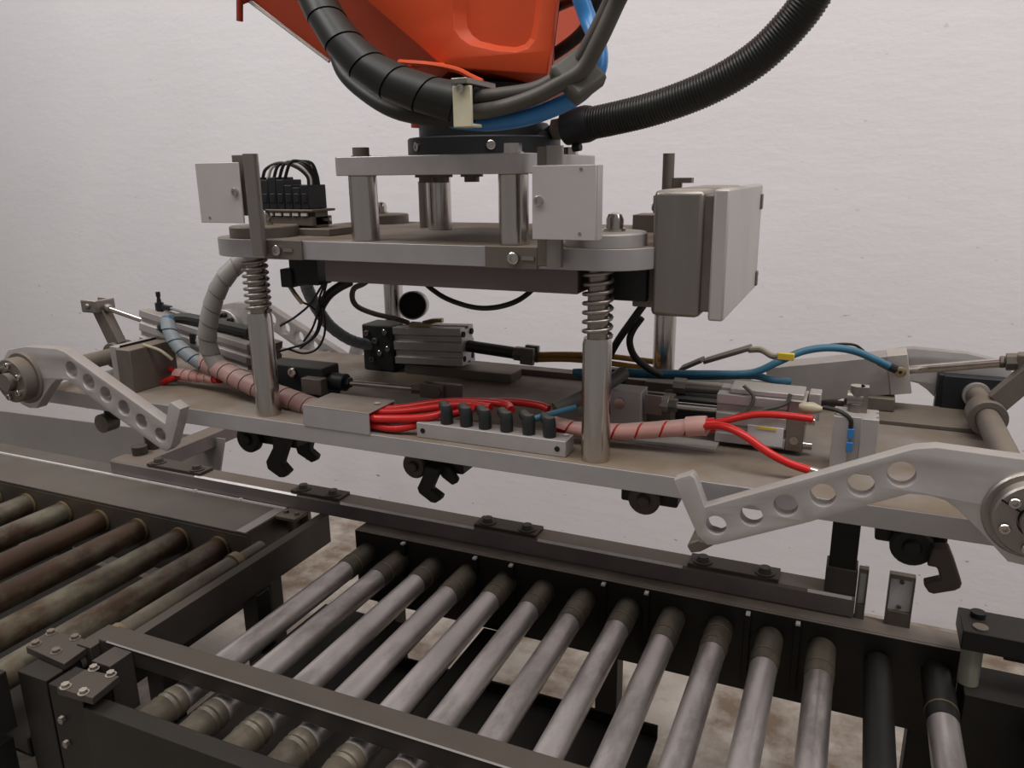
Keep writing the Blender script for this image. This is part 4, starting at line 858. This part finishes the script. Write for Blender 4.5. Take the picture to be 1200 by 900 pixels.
hook_set('pivot_bearing', 'black pivot bearing with round nut below the plate left of the right clamp tip', (-0.333, -0.236, 1.2, 1.28, 0.957, 1.07), [], [((-0.2892, 1.2000, 0.9710), 0.027, 1.198)])
bm = B(); q = (-0.3477, 1.1000, 1.0205); cyl(bm, (q[0], 1.1, 1.0705), (q[0], 1.1, 1.060), 0.012, 16); tag(link('plate_bolt', bm, 'dull_metal'), 'round bolt head below the plate under the right front column', 'bolt')
LK = thing('buffer_stop', 'black rubber buffer with steel nut below the left end of the base plate', 'buffer', (-1.3937, 1.1000, 0.9622))
q = (-1.3846, 1.1000, 0.9957); bm = B(); box(bm, q[0]-0.035, q[0]+0.04, 1.08, 1.13, 1.012, 1.07); link('buffer', bm, 'black_rubber', LK, bevel=0.006)
q = (-1.4158, 1.1000, 1.0034); bm = B(); cyl(bm, (q[0], 1.10, q[2]), (q[0], 1.07, q[2]), 0.020, 20); link('nut', bm, 'dull_metal', LK)

# ================================================================== right roller conveyor
RC = thing('roller_conveyor', 'roller conveyor with grey zinc rollers in the foreground below the gripper', 'conveyor', (-0.4, 1.15, 0))
bm = B(); box(bm, -1.066, 0.236, 1.44, 1.447, 0.475, 0.66); box(bm, -1.066, 0.236, 1.447, 1.503, 0.652, 0.66); box(bm, -1.066, 0.236, 1.447, 1.503, 0.475, 0.483)
far = link('far_rail', bm, 'rail_steel', RC, bevel=0.0015)
for px in (467, 557, 601, 707, 757, 876, 935):
    x = {467: -0.925, 557: -0.735, 601: -0.645, 707: -0.430, 757: -0.337, 876: -0.133, 935: -0.04}[px]
    bm = B(); box(bm, x-0.006, x+0.006, 1.428, 1.4398, 0.50, 0.652); st = link('strap', bm, 'black_steel', far, bevel=0.001)
    bm = B(); box(bm, x-0.004, x+0.004, 1.4275, 1.4395, 0.652, 0.656); link('strap_tip', bm, 'edge_bright', far)
roller_x = (-1.030, -0.940, -0.846, -0.755, -0.661, -0.568, -0.474, -0.376, -0.282, -0.186, -0.090, 0.006, 0.104, 0.202)
RZ, RR = 0.606, 0.0245
for k, x in enumerate(roller_x):
    m = 'black_roller' if k == 12 else 'zinc_roller'
    bm = B(); lathe(bm, [(0, RR), (0.659, RR)], (x, 0.771, RZ), (0, 1, 0), 28)
    ro = link('roller', bm, m, RC)
    if k != 12:
        s0 = 1.352 + random.uniform(-0.02, 0.012)
        if k == 13: s0 = 1.29
        bm = B(); lathe(bm, [(0, RR+0.0006), (0.004, RR+0.0016), (1.4392-s0, RR+0.0016)], (x, s0, RZ), (0, 1, 0), 28); link('sleeve', bm, 'black_roller' if k == 13 else 'roller_sleeve', ro)
        for q in ((0.02, 0.06) if k in (9, 6) else (0.03,)):
            bm = B(); pipe(bm, (x, s0+q, RZ), (x, s0+q+0.004, RZ), RR+0.0024, RR); link('ring', bm, 'rust_ring', ro)
    if x < -0.35:
        bm = B(); lathe(bm, [(0, 0.0256), (0.012, 0.0275), (0.018, 0.0249), (0.024, 0.0275), (0.030, 0.0249), (0.036, 0.0272), (0.05, 0.0255), (0.0745, 0.0255)], (x, 0.846, RZ), (0, -1, 0), 24); link('drive_collar', bm, 'roller_sleeve', ro)
bm = B(); box(bm, -1.222, 0.5, 0.848, 0.895, 0.640, 0.676); gb = link('guide_bar', bm, 'dark_steel', RC, bevel=0.002)
bm = B(); beam(bm, (-1.20, 0.8488, 0.6753), (0.45, 0.8488, 0.6753), 0.003, 0.003, up=(0, -1, 1)); link('worn_glint_edge', bm, 'sheet_metal', gb)
bm = B(); box(bm, -1.13, 0.5, 0.735, 0.770, 0.47, 0.634); link('near_rail', bm, 'black_steel', RC, bevel=0.002)
for x in (-0.72, -0.02):
    bm = B(); box(bm, x, x+0.05, 0.76, 1.44, 0.40, 0.475); link('cross_member', bm, 'black_steel', RC, bevel=0.002)
for x, y in ((-1.02, 1.45), (0.17, 1.45), (-0.45, 1.45), (-1.10, 0.715), (0.17, 0.715)):
    bm = B(); box(bm, x, x+0.05, y, y+0.05, 0, 0.476); link('leg', bm, 'black_steel', RC, bevel=0.002)

bm = B(); box(bm, -0.895, -0.27, 0.83, 1.285, 0.430, 0.436); box(bm, -0.895, -0.27, 1.279, 1.285, 0.436, 0.462); box(bm, -0.27, 0.0, 0.83, 1.06, 0.430, 0.436); link('shade_sheet', bm, 'black_steel', RC)  # dark sheet added under the rollers to blacken the gaps between them
bm = B(); box(bm, -1.17, -0.90, 0.83, 1.435, 0.430, 0.436); box(bm, -0.906, -0.90, 0.83, 1.435, 0.436, 0.462); link('shade_sheet', bm, 'black_steel', RC)  # second added sheet, darkens the gaps at the left end
# ================================================================== left roller conveyor
LC = thing('roller_conveyor', 'older roller conveyor with rust-brown rollers at the lower left', 'conveyor', (-1.8, 1.1, 0))
bm = B(); box(bm, -3.2, -1.30, 1.322, 1.54, 0.652, 0.66); box(bm, -3.2, -1.30, 1.322, 1.33, 0.50, 0.652); box(bm, -1.308, -1.30, 1.33, 1.47, 0.50, 0.652); box(bm, -3.2, -1.30, 1.532, 1.54, 0.5, 0.652)
lf = link('far_rail', bm, 'left_rail_steel', LC, bevel=0.0015)
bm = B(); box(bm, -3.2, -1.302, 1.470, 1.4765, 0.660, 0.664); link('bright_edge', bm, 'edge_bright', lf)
bm = B(); box(bm, -1.332, -1.302, 1.322, 1.470, 0.660, 0.6625); link('end_cap', bm, 'sheet_metal', lf, bevel=0.001)
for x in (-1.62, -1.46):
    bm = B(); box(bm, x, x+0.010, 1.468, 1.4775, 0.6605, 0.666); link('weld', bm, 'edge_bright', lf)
for k, x in enumerate((-2.39, -2.245, -2.10, -1.953, -1.808, -1.665, -1.520, -1.388)):
    bm = B(); lathe(bm, [(0, 0.030), (0.572, 0.030)], (x, 0.745, 0.605), (0, 1, 0), 28); ro = link('roller', bm, 'rust_roller', LC)
    bm = B(); pipe(bm, (x, 1.3145, 0.605), (x, 1.3205, 0.605), 0.0325, 0.029); link('bearing_ring', bm, 'rust_ring', ro)
bm = B(); lathe(bm, [(0, 0.017), (0.09, 0.017), (0.095, 0.023), (0.40, 0.023), (0.405, 0.0165), (0.50, 0.0165)], (-1.254, 0.82, 0.634), (0, 1, 0), 22); sh = link('drive_shaft', bm, 'roller_sleeve', LC)
for y in (0.90, 1.22):
    bm = B(); pipe(bm, (-1.254, y, 0.634), (-1.254, y+0.02, 0.634), 0.0262, 0.0165); link('shaft_collar', bm, 'rust_ring', sh)
bm = B(); box(bm, -1.203, -1.178, 0.905, 1.488, 0.585, 0.662); link('end_beam', bm, 'dark_steel', LC, bevel=0.001)
bm = B(); box(bm, -1.298, -1.235, 1.475, 1.488, 0.60, 0.663); box(bm, -1.298, -1.236, 1.425, 1.476, 0.655, 0.664); box(bm, -1.262, -1.256, 1.44, 1.475, 0.60, 0.655); jb = link('joint_bracket', bm, 'dull_metal', LC, bevel=0.001)
for x in (-1.284, -1.25):
    bm = B(); hexhead(bm, (x, 1.45, 0.664), (0, 0, 1), 0.006, 0.006); link('bolt', bm, 'dull_metal', jb)
bm = B(); box(bm, -3.2, -1.33, 0.70, 0.742, 0.53, 0.648); link('near_rail', bm, 'black_steel', LC, bevel=0.002)
for x, y in ((-1.215, 1.20), (-1.215, 0.93), (-1.36, 1.40), (-2.2, 1.42), (-1.40, 0.70)):
    bm = B(); box(bm, x, x+0.045, y, y+0.045, 0, 0.584 if x > -1.3 else 0.499); link('leg', bm, 'black_steel', LC, bevel=0.002)
bm = B(); box(bm, -1.2, -1.02, 1.44, 1.475, 0.30, 0.34); link('floor_brace', bm, 'black_steel', LC, bevel=0.002)
bm = B(); box(bm, -1.24, -1.195, 0.975, 1.2, 0.28, 0.33); link('floor_brace', bm, 'black_steel', LC, bevel=0.002)

bm = B(); box(bm, -3.0, -1.32, 0.75, 1.315, 0.46, 0.466); box(bm, -1.326, -1.32, 0.75, 1.315, 0.466, 0.50); link('shade_sheet', bm, 'black_steel', LC)  # added dark sheet, keeps the gaps between the rusty rollers dark
# corner joint between the conveyors, lower left
CJ = thing('corner_joint', 'bolted dark steel corner joint between the two conveyors at lower left', 'joint', (-1.22, 0.8, 0))
q = [(-1.3427, 0.7901, 0.6640), (-1.3506, 0.8472, 0.6640), (-1.2362, 0.8522, 0.6640), (-1.2286, 0.7816, 0.6640)]
bm = B(); prism_z(bm, q, 0.650, 0.664); pl = link('joint_plate', bm, 'dark_steel', CJ, bevel=0.0015)
for b in [(-1.3327, 0.8030, 0.6640), (-1.2747, 0.8012, 0.6640), (-1.2819, 0.8451, 0.6640), (-1.3398, 0.8392, 0.6640)]:
    bm = B(); hexhead(bm, b, (0, 0, 1), 0.0075, 0.007); link('bolt', bm, 'dull_metal', pl)
q = [(-1.1793, 0.7299, 0.6640), (-1.1798, 0.7860, 0.6640), (-1.1071, 0.7955, 0.6640), (-1.0988, 0.7348, 0.6640)]
bm = B(); prism_z(bm, q, 0.650, 0.664); pl2 = link('joint_plate', bm, 'dark_steel', CJ, bevel=0.0015)
for b in [(-1.1665, 0.7378, 0.6640), (-1.1239, 0.7386, 0.6640), (-1.1657, 0.7919, 0.6640), (-1.1230, 0.7915, 0.6640)]:
    bm = B(); hexhead(bm, b, (0, 0, 1), 0.007, 0.007); link('bolt', bm, 'stainless', pl2)
bm = B(); box(bm, -1.31, -1.235, 0.748, 0.815, 0.42, 0.649); link('side_channel', bm, 'black_steel', CJ, bevel=0.002)
bm = B(); box(bm, -1.225, -1.14, 0.745, 0.80, 0.0, 0.649); link('post', bm, 'black_steel', CJ, bevel=0.002)
for z in (0.585, 0.535):
    bm = B(); cyl(bm, (-1.20, 0.745, z), (-1.20, 0.738, z), 0.007, 6); link('post_bolt', bm, 'stainless', CJ)
bm = B(); box(bm, -1.258, -1.222, 0.83, 0.90, 0.600, 0.668); link('spacer', bm, 'dark_steel', CJ, bevel=0.0015)
bm = B(); box(bm, -1.18, -1.135, 0.80, 0.848, 0.56, 0.672); link('cross_piece', bm, 'dark_steel', CJ, bevel=0.0015)

# ================================================================== centring frame above the conveyors
FR = thing('centring_frame', 'dark steel beam frame lying across both conveyors behind the rollers', 'frame', (-0.95, 1.51, 0.664))
bm = B(); profile(bm, [(-0.028, -0.02025), (0.028, -0.02025), (0.028, 0.01525), (0.023, 0.02025), (-0.028, 0.02025)], (-1.945, 1.507, 0.68425), (0.056, 1.507, 0.68425)); fb = link('front_beam', bm, 'beam_steel', FR)
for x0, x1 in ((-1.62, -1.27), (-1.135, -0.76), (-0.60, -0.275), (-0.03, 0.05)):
    bm = B(); beam(bm, (x0, 1.4814, 0.7021), (x1, 1.4814, 0.7021), 0.0066, 0.0012, up=(0, -1, 1)); link('worn_glint_edge', bm, 'edge_bright', fb)  # bare metal edge, with the chamfer's lamp glint put into its pale colour
bm = B(); box(bm, -1.90, -1.835, 1.536, 2.35, 0.660, 0.705); link('side_beam', bm, 'beam_steel', FR, bevel=0.002)
bm = B(); box(bm, 0.003, 0.052, 1.490, 1.533, 0.7045, 0.965); link('post', bm, 'black_steel', FR, bevel=0.002)
bm = B(); box(bm, -0.001, 0.056, 1.486, 1.537, 0.7046, 0.758); link('post_foot', bm, 'dark_steel', FR, bevel=0.002)
for x0, x1 in ((-1.80, -1.60), (-1.29, -1.14), (-0.76, -0.605), (-0.265, -0.085)):
    bm = B(); box(bm, x0, x1, 1.481, 1.532, 0.7047, 0.7135); jp = link('joint_plate', bm, 'dark_steel', FR, bevel=0.0015)
    for x in (x0+0.028, x1-0.028):
        bm = B(); cyl(bm, (x, 1.500, 0.7137), (x, 1.500, 0.7165), 0.020, 18); cyl(bm, (x, 1.500, 0.7165), (x, 1.500, 0.7265), 0.014, 16, 0.011); link('bolt', bm, 'dark_steel', jp)
q = (-1.9027, 1.5500, 0.7313); bm = B(); cyl(bm, (q[0], 1.55, 0.706), (q[0], 1.55, 0.73), 0.022, 18); cyl(bm, (q[0]-0.005, 1.60, 0.706), (q[0]-0.005, 1.60, 0.75), 0.022, 6); link('corner_bolt', bm, 'dark_steel', FR)

# sheet panel behind the left conveyor
bm = B(); prism_xz(bm, [(-3.4, 0, 0.12), (-1.97, 0, 0.12), (-1.797, 0, 0.69), (-3.4, 0, 0.645)], 1.78, 1.786)
tag(link('sheet_panel', bm, 'sheet_metal'), 'plain grey sheet-metal panel standing behind the left conveyor', 'panel')

# small reflector brackets on the far rail
for i, (x0, x1, lab) in enumerate(((0.110, 0.154, 'small upright metal reflector bracket standing free on the far rail'), (0.0575, 0.0745, 'narrow metal reflector bracket half hidden behind the black post'))):
    T = thing('reflector_bracket', lab, 'bracket', ((x0+x1)/2, 1.49, 0.66), 'reflector brackets on the far rail')
    bm = B(); box(bm, x0, x0+0.003, 1.485, 1.50, 0.660, 0.766); box(bm, x1-0.003, x1, 1.485, 1.50, 0.660, 0.766); box(bm, x0+0.003, x1-0.003, 1.485, 1.50, 0.757, 0.766); box(bm, x0+0.003, x1-0.003, 1.485, 1.50, 0.660, 0.690); link('frame', bm, 'dull_metal', T, bevel=0.0006)
    bm = B(); box(bm, x0+0.003, x1-0.003, 1.492, 1.495, 0.690, 0.757); link('plate', bm, 'sticker', T)
    if i == 0:
        for z in (0.750, 0.698):
            bm = B(); sockethead(bm, ((x0+x1)/2, 1.492, z), (0, -1, 0), 0.0042, 0.004); link('screw', bm, 'dull_metal', T)

# stop block at the right edge
SP = thing('stop_block', 'black steel stop block with two bolts at the right edge of the conveyor', 'stop', (0.35, 1.41, 0.47))
bm = B(); box(bm, 0.222, 0.62, 1.372, 1.455, 0.704, 0.740); tp = link('top_bar', bm, 'black_steel', SP, bevel=0.002)
for y in (1.43, 1.392):
    bm = B(); cyl(bm, (0.250, y, 0.740), (0.250, y, 0.750 if y > 1.4 else 0.743), 0.012, 18); link('bolt', bm, 'black_steel' if y > 1.4 else 'dull_metal', tp)
bm = B(); cyl(bm, (0.245, 1.40, 0.628), (0.245, 1.40, 0.704), 0.017, 24); link('clear_sleeve', bm, 'clear_plastic', SP)
bm = B(); box(bm, 0.237, 0.62, 1.36, 1.46, 0.47, 0.627); link('lower_block', bm, 'black_steel', SP, bevel=0.002)
bm = B(); box(bm, 0.30, 0.62, 1.44, 1.46, 0.66, 0.70); link('spacer_bar', bm, 'dark_steel', SP, bevel=0.002)
bm = B(); box(bm, 0.24, 0.29, 1.38, 1.43, 0.0, 0.47); box(bm, 0.33, 0.40, 1.20, 1.27, 0.0, 0.62); link('leg', bm, 'black_steel', SP, bevel=0.002)
bm = B(); box(bm, 0.33, 0.62, 1.20, 1.36, 0.56, 0.62); link('side_arm', bm, 'black_steel', SP, bevel=0.002)
